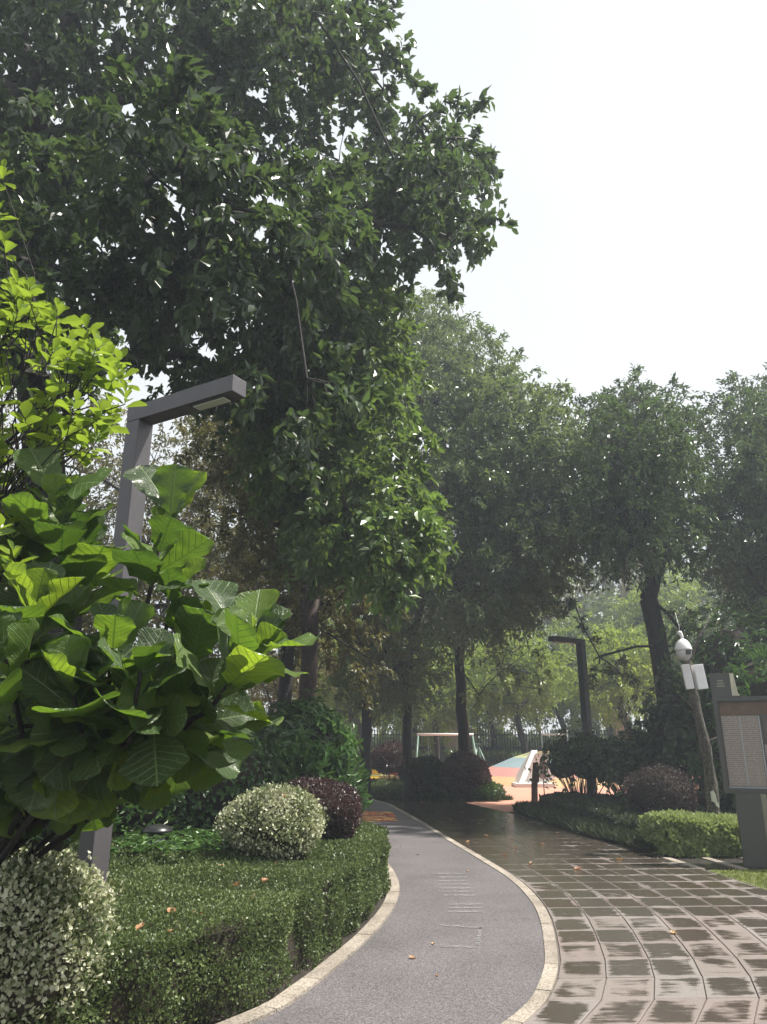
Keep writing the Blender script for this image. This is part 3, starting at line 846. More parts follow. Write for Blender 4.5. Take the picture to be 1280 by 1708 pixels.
# --- trees beyond the playground, behind the fence
bg = [
    # px, ytop, ybottom, half width px, D, material, label
    (60, 600, 1200, 250, 19, 'far_brown', 'olive tree seen through the gap left of the near lamp post'),
    (300, 640, 1180, 170, 22, 'far_brown', 'tree showing behind the near lamp arm, left of the brown trunk'),
    (455, 800, 1190, 130, 27, 'far_brown', 'olive green tree filling the gap above the laurel bush'),
    (560, 960, 1225, 90, 38, 'far_yellow', 'yellow green tree behind the dark fence above the laurel bush'),
    (690, 1040, 1225, 80, 41, 'far_yellow', 'sunlit yellow green tree right behind the swing frame'),
    (815, 1010, 1220, 95, 40, 'far_yellow', 'green tree behind the fence between swings and pull-up bar'),
    (930, 985, 1215, 90, 41, 'far_yellow', 'bright green tree behind the second lamp arm'),
    (1010, 960, 1225, 75, 44, 'far', 'green tree behind the fence left of the forked trunk'),
    (1110, 940, 1215, 95, 40, 'far_yellow', 'sunlit tree behind the forked trunk and the camera trunk'),
    (1210, 900, 1240, 110, 30, 'camphor', 'dark glossy tree directly behind the top of the notice board'),
    (600, 1030, 1225, 75, 33, 'far_yellow', 'low bright green tree behind the thin white pole'),
    (725, 1060, 1215, 70, 34, 'far_yellow', 'low bright green tree over the swing frame, left of the straight trunk'),
    (860, 1030, 1210, 85, 34, 'far_yellow', 'low yellow green tree above the coloured mound'),
    (1035, 1040, 1215, 75, 31, 'far_yellow', 'low yellow green tree between the second lamp post and the forked trunk'),
    (1330, 850, 1250, 120, 33, 'far', 'tree beyond the notice board at the right edge'),
    (-130, 650, 1250, 200, 16, 'far', 'dark tree mostly out of frame beyond the fiddle leaf fig'),
    (380, 700, 1240, 150, 47, 'far', 'far tree beyond the fence seen right of the fig'),
    (520, 800, 1240, 150, 50, 'far', 'far tree beyond the fence behind the brown ribbed trunk'),
    (640, 880, 1240, 130, 52, 'far_yellow', 'far dark tree beyond the road left of the swing frame'),
    (760, 860, 1240, 140, 49, 'far_brown', 'far olive tree beyond the road above the swing frame'),
    (890, 900, 1240, 130, 53, 'far_yellow', 'far dark tree beyond the road above the pull-up bar'),
    (1000, 880, 1240, 130, 50, 'far_brown', 'far olive tree beyond the road behind the second lamp post'),
    (1120, 860, 1240, 140, 52, 'far_yellow', 'far dark tree beyond the road right of the forked trunk'),
    (1250, 840, 1240, 150, 50, 'far', 'far dark tree beyond the road behind the notice board'),
]
for i, (px, yt, yb, hw, D, mt, lab) in enumerate(bg):
    poly = []
    for k in range(14):
        a = 2 * math.pi * k / 14
        rx = hw * random.uniform(0.82, 1.12); ry = (yb - yt) / 2 * random.uniform(0.88, 1.08)
        poly.append((px + rx * math.cos(a), (yt + yb) / 2 + ry * math.sin(a)))
    yb += 15; r_ = 0.045 * D
    bl = fill_blobs(poly, D - 1.5, D + 2.5, 64 if D < 23 else 34, r_ * 0.62, r_ * 1.0, 100 + i)
    x = (px - 640) / FOC * D * 1.05
    tree('garden_tree', lab, (x, D, 0), tuple(P(px, min(yb - 10, 1180), D)), 0.16, bl, 0.10 + 0.0026 * D, 1.9 if D < 30 else 1.0, 25, 0.55, mt, 100 + i, group='trees standing around the playground')

# ------------------------------------------------------------------ clipped bushes and hedges
def ball_bush(name, label, px, py, D, rx, rz, n, leaf, mat, cat='bush', group=None, wr=0.6, seed=0, lump=0.07, hole=0.0, tpl=T_FAR, ros=0, rag=0.12, thr=1.0):
    c = P(px, py, D)
    root = thing(name, label, cat, (float(c[0]), float(c[1]), 0), group=group)
    rr = np.array([rx, rx, rz])
    # noisy radius so it is not a ball
    K = rsph(14); ph = R.random(14) * 6.28
    def lumps(d):
        return 1 + lump * np.sum(np.sin(5.0 * d @ K.T + ph), axis=1) / 3.0
    d = rsph(n); d = d[d[:, 2] > -0.75]
    f = lumps(d) * (0.88 + rag * R.random(len(d)) + rag * 0.9 * (R.random(len(d)) ** 9))
    if ros:
        q_ = len(d) // ros; d = np.repeat(d[:q_], ros, 0); f = np.repeat(f[:q_] * (0.92 + 0.22 * R.random(q_)), ros, 0)
    pos = c + d * rr * f[:, None]
    keep = pos[:, 2] > 0.02
    if hole:
        hv = np.sin(d @ K[:5].T * 4 + ph[:5]).sum(1)
        keep &= ~((hv > thr) & (R.random(len(d)) < hole))
    pos = pos[keep]; d = d[keep]; k = len(pos)
    dr = d * 0.7 + R.normal(size=(k, 3)) * 0.7 + np.array([0, 0, 0.35])
    up = d + R.normal(size=(k, 3)) * 0.6
    if ros:
        t1 = nrm(np.cross(d, [0.3, 0.2, 0.9])); t2 = np.cross(d, t1); w_ = R.random(k) * 6.283
        rd_ = t1 * np.cos(w_)[:, None] + t2 * np.sin(w_)[:, None]
        dr = rd_ + d * (0.5 + 0.5 * R.random((k, 1))) + np.array([0, 0, -0.25]); up = d + np.array([0, 0, 0.5]) - rd_ * 0.3 + R.normal(size=(k, 3)) * 0.15
    ln = leaf * (0.6 + 0.7 * R.random(k))
    cl = 0.5 + 0.5 * np.sin(d @ K[5:9].T * 7 + ph[5:9]).mean(1)
    var = np.clip(0.55 * R.random(k) + 0.45 * cl + 0.08 * d[:, 2] * 0, 0, 1)
    link('foliage', leaves_mesh('foliage', pos, dr, up, ln, ln * wr, var, tpl), M[mat], root)
    # the tangle of twigs inside
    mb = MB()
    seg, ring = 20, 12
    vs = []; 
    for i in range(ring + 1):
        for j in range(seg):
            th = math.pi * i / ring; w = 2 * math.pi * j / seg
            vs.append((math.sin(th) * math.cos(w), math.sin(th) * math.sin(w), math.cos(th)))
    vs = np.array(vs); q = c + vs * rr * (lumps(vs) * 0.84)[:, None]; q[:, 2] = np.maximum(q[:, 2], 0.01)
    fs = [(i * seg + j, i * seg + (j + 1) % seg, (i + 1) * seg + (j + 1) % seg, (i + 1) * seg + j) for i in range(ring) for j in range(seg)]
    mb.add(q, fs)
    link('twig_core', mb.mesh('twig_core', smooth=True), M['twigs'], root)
    tb = MB()
    for k in range(90 if hole else 26):
        dd = rsph(1)[0]; dd[2] = abs(dd[2]) * 0.9
        p0 = np.array([c[0], c[1], 0.02]) + np.array([dd[0], dd[1], 0]) * rx * 0.15
        p1 = c + dd * rr * 0.98
        tb.tube([p0, (p0 + p1) / 2 + rsph(1)[0] * 0.04, p1], [0.008, 0.005, 0.002], 3, cap=False)
    link('stem', tb.mesh('stem'), M['bark'], root)
    return root

def poly_area_pts(poly, n):
    a = np.array(poly); mn = a.min(0); mxx = a.max(0)
    pts = []
    P_ = R.random((n * 3, 2)) * (mxx - mn) + mn
    inside = np.zeros(len(P_), bool)
    x, y = P_[:, 0], P_[:, 1]
    for i in range(len(a)):
        x1, y1 = a[i]; x2, y2 = a[(i + 1) % len(a)]
        if y1 == y2: continue
        c = ((y1 > y) != (y2 > y)) & (x < (x2 - x1) * (y - y1) / (y2 - y1) + x1)
        inside ^= c
    return P_[inside][:n]

def hedge(name, label, poly, h, dens, leaf, mat, cat='hedge', group=None, wob=0.03, wr=0.6, sides=True, seed=0, dens_fn=None, tpl=T_FAR):
    """clipped hedge over a ground polygon"""
    poly = [tuple(map(float, p[:2])) for p in poly]
    a = np.array(poly)
    cx, cy = a.mean(0)
    root = thing(name, label, cat, (float(cx), float(cy), 0), group=group)
    area = 0.5 * abs(np.dot(a[:, 0], np.roll(a[:, 1], -1)) - np.dot(a[:, 1], np.roll(a[:, 0], -1)))
    K = R.normal(size=(8, 2)) * 3.5; ph = R.random(8) * 6.28
    def hz(xy): return h + wob * np.sin(xy @ K.T + ph).sum(1) / 2.4
    n = int(area * dens)
    top = poly_area_pts(poly, n)
    if dens_fn is not None:
        top = top[R.random(len(top)) < dens_fn(top)]
    z = hz(top) - 0.05 * R.random(len(top)) ** 1.6
    pos = [np.c_[top, z]]; nr = [np.tile([0, 0, 1.0], (len(top), 1))]
    ccw = np.dot(a[:, 0], np.roll(a[:, 1], -1)) - np.dot(a[:, 1], np.roll(a[:, 0], -1)) > 0
    if sides:
        for i in range(len(a)):
            p, q = a[i], a[(i + 1) % len(a)]
            L_ = np.linalg.norm(q - p)
            if L_ < 1e-4: continue
            t = (q - p) / L_
            on = np.array([t[1], -t[0]]) * (1 if ccw else -1)
            k = int(L_ * h * dens * 1.15)
            xy = p + (q - p) * R.random((k, 1)); zz = (R.random(k) ** 0.8) * 0.99
            if dens_fn is not None:
                kk = R.random(k) < dens_fn(xy); xy = xy[kk]; zz = zz[kk]; k = len(xy)
            gap = np.sin((xy @ nrm(q - p)) * 11 + np.sin(zz * 5 + xy[:, 0] * 3) * 1.5) + np.sin(xy @ K[:3].T.sum(1) * 2.1 + zz * 4)
            kk = ~((gap > 1.35) & (R.random(k) < 0.75) & (zz < 0.9)); xy = xy[kk]; zz = zz[kk]; k = len(xy)
            Z = hz(xy) * zz
            # soft rounding at the shoulder, wobbling face
            bulge = 0.035 * np.sin(xy @ K.T[:, :] * 1.3 + ph + 0).sum(1) / 2.4 + 0.02 * np.sin(Z * 17 + xy[:, 0] * 9)
            ins = bulge - 0.05 * R.random(k) ** 1.5 - 0.06 * np.clip((zz - 0.92) / 0.08, 0, 1) ** 2 * 0.7
            xy = xy + on * ins[:, None]
            pos.append(np.c_[xy, Z]); nr.append(np.tile([on[0], on[1], 0.25], (k, 1)))
    pos = np.concatenate(pos); nr = np.concatenate(nr); k = len(pos)
    dr = nr * 0.55 + R.normal(size=(k, 3)) * 0.65 + np.array([0, 0, 0.45])
    up = nr + R.normal(size=(k, 3)) * 0.6
    dist = np.sqrt(pos[:, 0] ** 2 + pos[:, 1] ** 2)
    ln = leaf * (0.6 + 0.7 * R.random(k)) * np.clip(dist / 7.0, 0.8, 1.4)
    pat = 0.5 + 0.5 * np.sin(pos[:, :2] @ K.T * 0.8 + ph + pos[:, 2:3] * 5).mean(1)
    var = np.clip(0.6 * R.random(k) + 0.55 * pat - 0.08, 0, 1)
    link('foliage', leaves_mesh('foliage', pos, dr, up, ln, ln * wr, var, tpl), M[mat], root)
    # inner twigs mass, kept inside the leaves
    c = np.array([cx, cy]); ins = []
    for i in range(len(a)):
        p = a[i - 1]; q = a[i]; r = a[(i + 1) % len(a)]
        t = nrm(r - p); on = np.array([t[1], -t[0]]) * (1 if ccw else -1)
        v = q - on * 0.085
        ins.append((float(v[0]), float(v[1])))
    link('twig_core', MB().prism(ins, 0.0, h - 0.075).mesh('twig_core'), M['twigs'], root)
    return root

# foreground hedge outline along the edging, turning left at its end
Lo = np.array(offset(LEFT, -0.17))
front = [tuple(p) for p in Lo if 3.2 < p[1] < 9.6 and p[0] > -3]
hp = front + [(0.02, 9.9), (-0.12, 10.25), (-0.42, 10.6), (-1.0, 10.7), (-1.9, 10.2), (-2.9, 9.4), (-4.6, 8.6), (-5.2, 7.0), (-4.2, 3.6), (-3.0, 3.1)]
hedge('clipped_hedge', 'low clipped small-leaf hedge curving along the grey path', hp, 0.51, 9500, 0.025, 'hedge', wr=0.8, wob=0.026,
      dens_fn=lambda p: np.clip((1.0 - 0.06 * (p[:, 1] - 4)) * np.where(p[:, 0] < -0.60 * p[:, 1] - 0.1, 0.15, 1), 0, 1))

ball_bush('variegated_bush', 'large cream and green variegated ball bush at the lower left corner', 12, 1572, 3.95, 0.44, 0.37, 19000, 0.025, 'varieg', wr=0.72, thr=0.35, rag=0.2, hole=0.8, tpl=T_OVAL, lump=0.045)
ball_bush('variegated_bush', 'cream variegated ball bush in front of the purple ball bush', 458, 1372, 7.4, 0.46, 0.30, 15000, 0.028, 'varieg', wr=0.72, rag=0.16, hole=0.6, tpl=T_OVAL)
ball_bush('purple_bush', 'dark purple ball bush behind the variegated one beside the grey path', 527, 1356, 8.8, 0.50, 0.36, 15000, 0.032, 'purple', tpl=T_OVAL)
ball_bush('round_bush', 'bushy small-leaf green shrub between the fig and the cream variegated ball', 335, 1310, 9.7, 0.78, 0.76, 15000, 0.055, 'laurel', lump=0.14, hole=0.3, ros=5, rag=0.2)
ball_bush('laurel_bush', 'big glossy laurel bush drooping at the far bend of the grey path', 505, 1278, 11.6, 0.80, 0.72, 8500, 0.155, 'laurel', wr=0.34, lump=0.12, tpl=T_NEAR, ros=7, rag=0.2)
ball_bush('laurel_bush', 'dark leafy shrub in shade directly behind the near lamp post', 200, 1300, 9.4, 0.95, 0.75, 6500, 0.09, 'laurel', wr=0.4, lump=0.12, ros=6, rag=0.2)
ball_bush('laurel_bush', 'dark shrub in deep shade under the fig at the left edge', 20, 1290, 6.4, 0.85, 0.7, 6500, 0.09, 'laurel', wr=0.4, lump=0.12, ros=6, rag=0.2)
ball_bush('round_bush', 'clipped round dark bush left of the pair before the swings', 706, 1290, 21.9, 0.66, 0.46, 6500, 0.06, 'hedge_dark', rag=0.07, group='round bushes in front of the swings')
ball_bush('round_bush', 'larger clipped round dark bush right of the pair before the swings', 777, 1293, 21.6, 0.74, 0.62, 7500, 0.06, 'purple', rag=0.07, group='round bushes in front of the swings')
ball_bush('round_bush', 'small low bush at the right foot of the round bush pair', 803, 1317, 21.3, 0.36, 0.24, 2500, 0.06, 'laurel')
ball_bush('round_bush', 'dark reddish shrub beside the red and yellow play blocks', 655, 1268, 24.5, 0.65, 0.5, 4000, 0.08, 'purple')
ball_bush('purple_bush', 'shade-dimmed purple ball bush in the right bed behind the bright hedge', 1103, 1326, 13.6, 0.56, 0.44, 12000, 0.035, 'purple_shaded', rag=0.2)
ball_bush('round_bush', 'dark ragged shrub with bare stems in front of the pink play floor', 962, 1268, 18.0, 0.66, 0.44, 4600, 0.09, 'camphor', lump=0.24, hole=0.6, ros=5, rag=0.4)
ball_bush('round_bush', 'dark open shrub right of the second lamp post', 1050, 1268, 17.0, 0.82, 0.50, 5200, 0.10, 'camphor', lump=0.24, hole=0.5, ros=5, rag=0.4)
ball_bush('round_bush', 'dim leafy shrub behind the camera trunk beside the notice board', 1235, 1290, 14.4, 0.75, 0.70, 6500, 0.10, 'laurel', lump=0.22, hole=0.4, wr=0.4, ros=6, rag=0.4)
ball_bush('round_bush', 'dark shrub to the left of the camera trunk under the forked tree', 1150, 1225, 16.0, 0.85, 0.8, 6500, 0.12, 'camphor', lump=0.24, hole=0.3, ros=5, rag=0.4)
ball_bush('round_bush', 'grey green leafy shrub behind the top of the notice board', 1262, 1130, 14.8, 1.15, 1.0, 7500, 0.15, 'laurel', lump=0.2, wr=0.35, ros=6, rag=0.35)
# the bare lower stems of the open shrubs
for (px, D, lab, pl) in ((975, 17.9, 'dark ragged shrub with bare stems in front of the pink play floor', 0.0), (1055, 16.9, 'dark open shrub right of the second lamp post', 0.0)):
    c = G(px, 1322); c = (c[0] * D / c[1], D)
    t_ = MB()
    for k in range(9):
        a = -1.1 + 2.2 * k / 8
        p1 = (c[0] + a * 0.6, D + random.uniform(-.3, .3), 0.95)
        t_.tube([(c[0] + a * 0.06, D, 0), (c[0] + a * 0.32, D, 0.42), p1], [0.016, 0.011, 0.005], 4, cap=False)
    link('stem', t_.mesh('stem'), M['bark'], next(o for o in COL.objects if o.get('label') == lab))

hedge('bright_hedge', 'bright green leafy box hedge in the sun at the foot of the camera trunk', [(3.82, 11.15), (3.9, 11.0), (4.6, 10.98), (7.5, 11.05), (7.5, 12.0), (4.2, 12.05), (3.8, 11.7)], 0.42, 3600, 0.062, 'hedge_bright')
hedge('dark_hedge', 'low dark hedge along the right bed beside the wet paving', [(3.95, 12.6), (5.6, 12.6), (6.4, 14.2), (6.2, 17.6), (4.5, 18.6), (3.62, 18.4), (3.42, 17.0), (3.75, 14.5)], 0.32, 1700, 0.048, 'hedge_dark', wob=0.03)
hedge('ground_hedge', 'low dark hedge strip under the small trees before the swings', [(-3.0, 24.9), (-0.9, 23.0), (0.6, 21.9), (2.8, 21.3), (3.3, 22.1), (3.5, 24.0), (2.5, 25.9), (-3.0, 26.3)], 0.26, 700, 0.07, 'hedge', wob=0.05)
hedge('boundary_hedge', 'dark waist-high hedge running in front of the railing fence', [(-12, 36.6), (22, 36.6), (22, 37.6), (-12, 37.6)], 0.92, 260, 0.13, 'far', wob=0.06)
hedge('shade_hedge', 'dark undergrowth hedge in shade behind the laurel bush', [(-9, 13.6), (-1.4, 13.6), (-1.4, 15.4), (-9, 15.4)], 1.0, 420, 0.10, 'far_brown', wob=0.12)

hedge('thicket', 'dark thicket beyond the pale road behind the fence', [(-40, 63.5), (60, 63.5), (60, 64.5), (-40, 64.5)], 1.9, 26, 0.36, 'far', wob=0.35)
hedge('shrub_row', 'yellow green shrub row right behind the railing fence', [(-14, 39.8), (26, 39.8), (26, 40.8), (-14, 40.8)], 1.35, 110, 0.17, 'far_yellow', wob=0.45)
# grass strips and small plants (countless)
def blades(name, poly, n, h, w, mat, lean=0.5, z0=0.0):
    pts = poly_area_pts(poly, n)
    pos = np.c_[pts, np.full(len(pts), z0)]
    dr = np.array([0, 0, 1.0]) + R.normal(size=(len(pts), 3)) * lean * np.array([1, 1, .2])
    up = R.normal(size=(len(pts), 3)); up[:, 2] = 0
    ln = h * (0.5 + 0.8 * R.random(len(pts)))
    o = link(name, leaves_mesh(name, pos, dr, up, ln, np.full(len(pts), w), R.random(len(pts))), M[mat])
    o['kind'] = 'stuff'
    return o
blades('border_grass', [(2.95, 17.3), (3.35, 13.4), (3.82, 11.2), (4.3, 11.1), (4.3, 12.4), (3.85, 14.5), (3.5, 17.0), (3.65, 18.5), (3.1, 18.4)], 26000, 0.20, 0.012, 'grass', 0.7)
blades('lawn_grass', [(4.08, 8.5), (3.97, 9.85), (9, 10.05), (9, 6), (4.4, 6)], 26000, 0.05, 0.007, 'lawn', 0.7)
blades('bed_grass', [(-0.9, 23.0), (0.6, 21.5), (2.8, 20.9), (3.5, 21.4), (3.3, 22.0), (0.6, 22.2)], 8000, 0.14, 0.02, 'grass', 0.8)
tag(bpy.data.objects['border_grass'], 'tufted dark grass border along the wet paving', 'grass')
tag(bpy.data.objects['lawn_grass'], 'small patch of yellow green lawn under the notice board', 'grass')
tag(bpy.data.objects['bed_grass'], 'thin grass edge in front of the round bushes', 'grass')
lawn = link('lawn', MB().add([(4.06, 8.5, 0.01), (3.95, 9.93, 0.01), (9, 10.1, 0.01), (9, 3, 0.01), (4.55, 3, 0.01), (4.45, 5, 0.01)], [(0, 5, 4, 3, 2, 1)]).mesh('lawn'), plain('lawn_soil', (0.10, 0.12, 0.03), 0.95, noise=0.4, nscale=8)); lawn['kind'] = 'structure'
# leafy ground cover plants in the hedge behind the lamp
n = 420
cp = []; 
for k in range(n):
    x, y = random.uniform(205, 400), random.uniform(1380, 1420)
    q = G(x, y, random.uniform(0.50, 0.60)); cp.append(q)
cp = np.array(cp); m_ = 7
pos = np.repeat(cp, m_, 0) + R.normal(size=(n * m_, 3)) * 0.012
ang = R.random(n * m_) * 6.28
dr = np.c_[np.cos(ang), np.sin(ang), 0.35 + 0.3 * R.random(n * m_)]
up = np.array([0, 0, 1.0]) + R.normal(size=(n * m_, 3)) * 0.2
o = link('ground_cover', leaves_mesh('ground_cover', pos, dr, up, 0.075 * (0.6 + 0.6 * R.random(n * m_)), 0.032, R.random(n * m_) * 0.9, T_NEAR), M['laurel'])
tag(o, 'leafy light green ground cover around the black garden bollard', 'plants', kind='stuff')

# ------------------------------------------------------------------ lamps
def street_lamp(label, base, H, rz, w, arm, mats, group):
    root = thing('garden_lamp', label, 'lamp', base, rz, group)
    k = w / 2
    link('post', MB().box((0, 0, (H - 0.13) / 2), (w, w, H - 0.13)).mesh('post', bevel=0.006), M[mats], root, False)
    link('base_plate', MB().box((0, 0, 0.01), (w * 1.9, w * 1.9, 0.02)).mesh('base_plate', bevel=0.004), M[mats], root, False)
    link('arm', MB().box((arm / 2 - k, 0, H - 0.065), (arm, w * 1.02, 0.128)).mesh('arm', bevel=0.006), M[mats], root, False)
    link('lamp_recess', MB().box((arm - k - 0.26, 0, H - 0.132), (0.36, w * 0.72, 0.012)).mesh('lamp_recess', bevel=0.002), M['black'], root, False)
    link('diffuser', MB().box((arm - k - 0.26, 0, H - 0.141), (0.30, w * 0.52, 0.010)).mesh('diffuser', bevel=0.002), M['lens'], root, False)
    return root
street_lamp('tall grey square lamp post with cantilever arm rising through the fiddle leaf fig', (-1.90, 5.30, 0), 4.0, math.atan2(-0.49, 0.83), 0.142, 1.08, 'post', 'square post garden lamps')
street_lamp('distant dark square lamp post with short arm, in the right bed', (5.0, 18.9, 0), 4.0, math.atan2(-0.62, -0.92), 0.17, 1.15, 'post_dark', 'square post garden lamps')

c = P(262, 1392, 8.1)
bo = thing('garden_bollard', 'low black mushroom-topped garden light among the ground cover', 'light', (float(c[0]), float(c[1]), 0))
bo.scale = (1.15, 1.15, 1.17)
link('post', MB().lathe((0, 0, 0), [(0.05, 0), (0.05, 0.46)]).mesh('post', smooth=True), M['black'], bo, False)
link('cap', MB().lathe((0, 0, 0), [(0.0, 0.60), (0.06, 0.598), (0.10, 0.585), (0.13, 0.56), (0.135, 0.545), (0.12, 0.54), (0.0, 0.54)]).mesh('cap', smooth=True), M['black'], bo, False)
for k in range(3):
    link('louver', MB().lathe((0, 0, 0.46 + 0.024 * k), [(0.055, 0.012), (0.085, 0.0), (0.083, 0.006), (0.055, 0.018)]).mesh('louver', smooth=True), M['steel'], bo, False)

# ------------------------------------------------------------------ trunk with the security camera
tb = (float(P(1196, 1420, 11.8)[0]), 11.8, 0)
p_top = P(1150, 1085, 11.6)
root = thing('bare_trunk', 'slim leaning bare trunk with whitewashed patch carrying the security camera', 'tree', tb)
pts = []; rads = []
for i in range(13):
    t = i / 12
    p = np.array(tb) * (1 - t) + p_top * t
    p = p + np.array([0.05 * math.sin(t * 5), 0.03 * math.sin(t * 7 + 1), 0])
    pts.append(p); rads.append(0.100 * (1 - t) + 0.052 * t + 0.012 * math.sin(i * 2.3))
mb = MB().tube(pts, rads, 14)
link('trunk', mb.mesh('trunk', smooth=True), M['bark_pale'], root)
mb = MB()
for (i, dx, dz, l) in ((8, -1, 0.6, 0.5), (9, 1, 0.8, 0.45), (6, 1, 0.5, 0.3), (5, -1, 0.4, 0.35), (11, 1, 1.2, 0.6)):
    p = np.array(pts[i]); q = p + np.array([dx * 0.6, random.uniform(-.4, .4), dz]) * l
    link('branch', MB().tube([p, (p + q) / 2 + np.array([0, 0, .03]), q], [0.03, 0.018, 0.008], 6).mesh('branch', smooth=True), M['bark_pale'], root)
# whitewash patch hugging the bark
pv = []; 
pc = P(1186, 1333, 11.8)
for k, (dx, dz) in enumerate([(-.055, .11), (-.02, .13), (.01, .06), (.02, -.02), (.045, -.06), (.05, -.11), (.01, -.09), (-.01, -.04), (-.05, -.02)]): pv.append((dx, dz))
vs = []
for (dx, dz) in pv:
    zz = pc[2] + dz; t = zz / p_top[2]; cc = np.array(tb) * (1 - t) + p_top * t + np.array([0.05 * math.sin(t * 5), 0.03 * math.sin(t * 7 + 1), 0])
    vs.append((cc[0] + dx, cc[1] - math.sqrt(max(0.113 ** 2 - dx * dx, 0)), zz))
vs2 = [(v[0], v[1] + 0.03, v[2]) for v in vs]; n_ = len(vs)
link('whitewash_patch', MB().add(vs + vs2, [tuple(range(n_))] + [(i, (i + 1) % n_, (i + 1) % n_ + n_, i + n_) for i in range(n_)]).mesh('whitewash_patch'), M['whitewash'], root)

c = P(1140, 1083, 11.3)
cm = thing('security_camera', 'white dome security camera mounted on top of the bare trunk', 'security camera', tuple(c)); cm.scale = (0.74,) * 3
link('housing', MB().lathe((0, 0, 0), [(0.0, 0.215), (0.045, 0.21), (0.09, 0.18), (0.135, 0.12), (0.16, 0.05), (0.172, 0.0), (0.172, -0.015), (0.15, -0.02)]).mesh('housing', smooth=True), M['white'], cm, False)
link('dome', MB().lathe((0, 0, 0), [(0.15, -0.02), (0.155, -0.08), (0.135, -0.15), (0.09, -0.20), (0.04, -0.225), (0.0, -0.23)]).mesh('dome', smooth=True), plain('dome_grey', (0.55, 0.53, 0.53), 0.3), cm, False)
link('lens', MB().box((0.035, -0.155, -0.075), (0.10, 0.05, 0.085)).mesh('lens', bevel=0.01), M['glass_dark'], cm, False)
link('neck', MB().tube([(0, 0, 0.20), (0.0, 0, 0.27), (-0.03, 0, 0.32)], 0.035, 12).mesh('neck', smooth=True), M['white'], cm, False)
link('swivel_cap', MB().lathe((-0.035, -0.01, 0.33), [(0, 0.045), (0.035, 0.035), (0.05, 0), (0.035, -0.035), (0, -0.045)], 16).mesh('swivel_cap', smooth=True), M['white'], cm, False)
link('bracket', MB().tube([(-0.03, 0.02, 0.32), (0.06, 0.12, 0.33), (0.09, 0.25, 0.25), (0.09, 0.33, 0.05)], 0.018, 8).mesh('bracket', smooth=True), M['white'], cm, False)
link('cable', MB().tube([(-0.02, 0.05, 0.33), (0.05, 0.2, 0.5), (0.02, 0.25, 0.8)], 0.004, 5).mesh('cable', smooth=True), M['white'], cm, False)
for (px, w, lab) in ((1147, 0.12, 'narrow white antenna box on the left of the bare trunk'), (1167, 0.16, 'wider white antenna box on the right of the bare trunk')):
    c = P(px, 1129, 11.55)
    b = thing('antenna_box', lab, 'equipment box', tuple(c), 0.12 if w > .13 else -0.2, group='white boxes strapped to the bare trunk')
    tilt = Matrix.Rotation(rad(-6), 3, 'Y')
    link('case', MB().box((0, 0, 0), (w, 0.09, 0.37), M=tilt).mesh('case', bevel=0.008), M['white'], b, False)
    link('clamp', MB().box((0.0, 0.08, 0.0), (0.04, 0.10, 0.06)).mesh('clamp', bevel=0.004), M['steel'], b, False)

# ------------------------------------------------------------------ notice board
def poster_mat():
    m, nt, out = newmat('board_print'); L = nt.links.new
    pb = N(nt, 'BsdfPrincipled', i_Roughness=0.35)
    tcn = N(nt, 'TexCoord'); s = N(nt, 'SeparateXYZ'); L(tcn.outputs['Object'], s.inputs[0])
    X, Z = s.outputs[0], s.outputs[2]
    # lines of text, broken by noise
    ln = math_(nt, 'FRACT', math_(nt, 'MULTIPLY', Z, 38.0))
    on = math_(nt, 'LESS_THAN', ln, 0.45)
    mp = N(nt, 'Mapping'); mp.inputs['Scale'].default_value = (70, 1, 38); L(tcn.outputs['Object'], mp.inputs[0])
    n1 = N(nt, 'TexWhiteNoise'); n1.noise_dimensions = '3D'
    sn = N(nt, 'VectorMath', operation='FLOOR'); L(mp.outputs[0], sn.inputs[0]); L(sn.outputs[0], n1.inputs['Vector'])
    word = math_(nt, 'GREATER_THAN', n1.outputs['Value'], 0.2)
    txt = math_(nt, 'MULTIPLY', on, word)
    L(mixc(nt, math_(nt, 'MULTIPLY', txt, 0.55), (0.30, 0.25, 0.22), (0.10, 0.085, 0.08)), pb.inputs['Base Color'])
    L(pb.outputs[0], out.inputs[0]); return m
M['print'] = poster_mat()
M['print_brown'] = plain('brown_header', (0.13, 0.075, 0.04), 0.4, noise=0.3)
M['print_white'] = plain('pale_print', (0.32, 0.33, 0.33), 0.4, noise=0.15)
M['print_dark'] = plain('dark_picture_print', (0.12, 0.10, 0.085), 0.4, noise=0.5, nscale=9)
M['board'] = plain('backlit_board_metal', (0.06, 0.061, 0.053), 0.4, noise=0.15, nscale=4)  # dark tone of the backlit front, painted into the metal colour
M['board_side'] = plain('sunlit_side_and_mark_metal', (0.26, 0.25, 0.19), 0.45, noise=0.15)  # sun on the side faces put into a lighter colour; header marks share it
bl = P(1198, 1240, 10.4)
nb = thing('notice_board', 'grey metal notice board on a thick post at the right edge of the lawn', 'notice board', (float(bl[0]), float(bl[1]), 0), rad(-22))
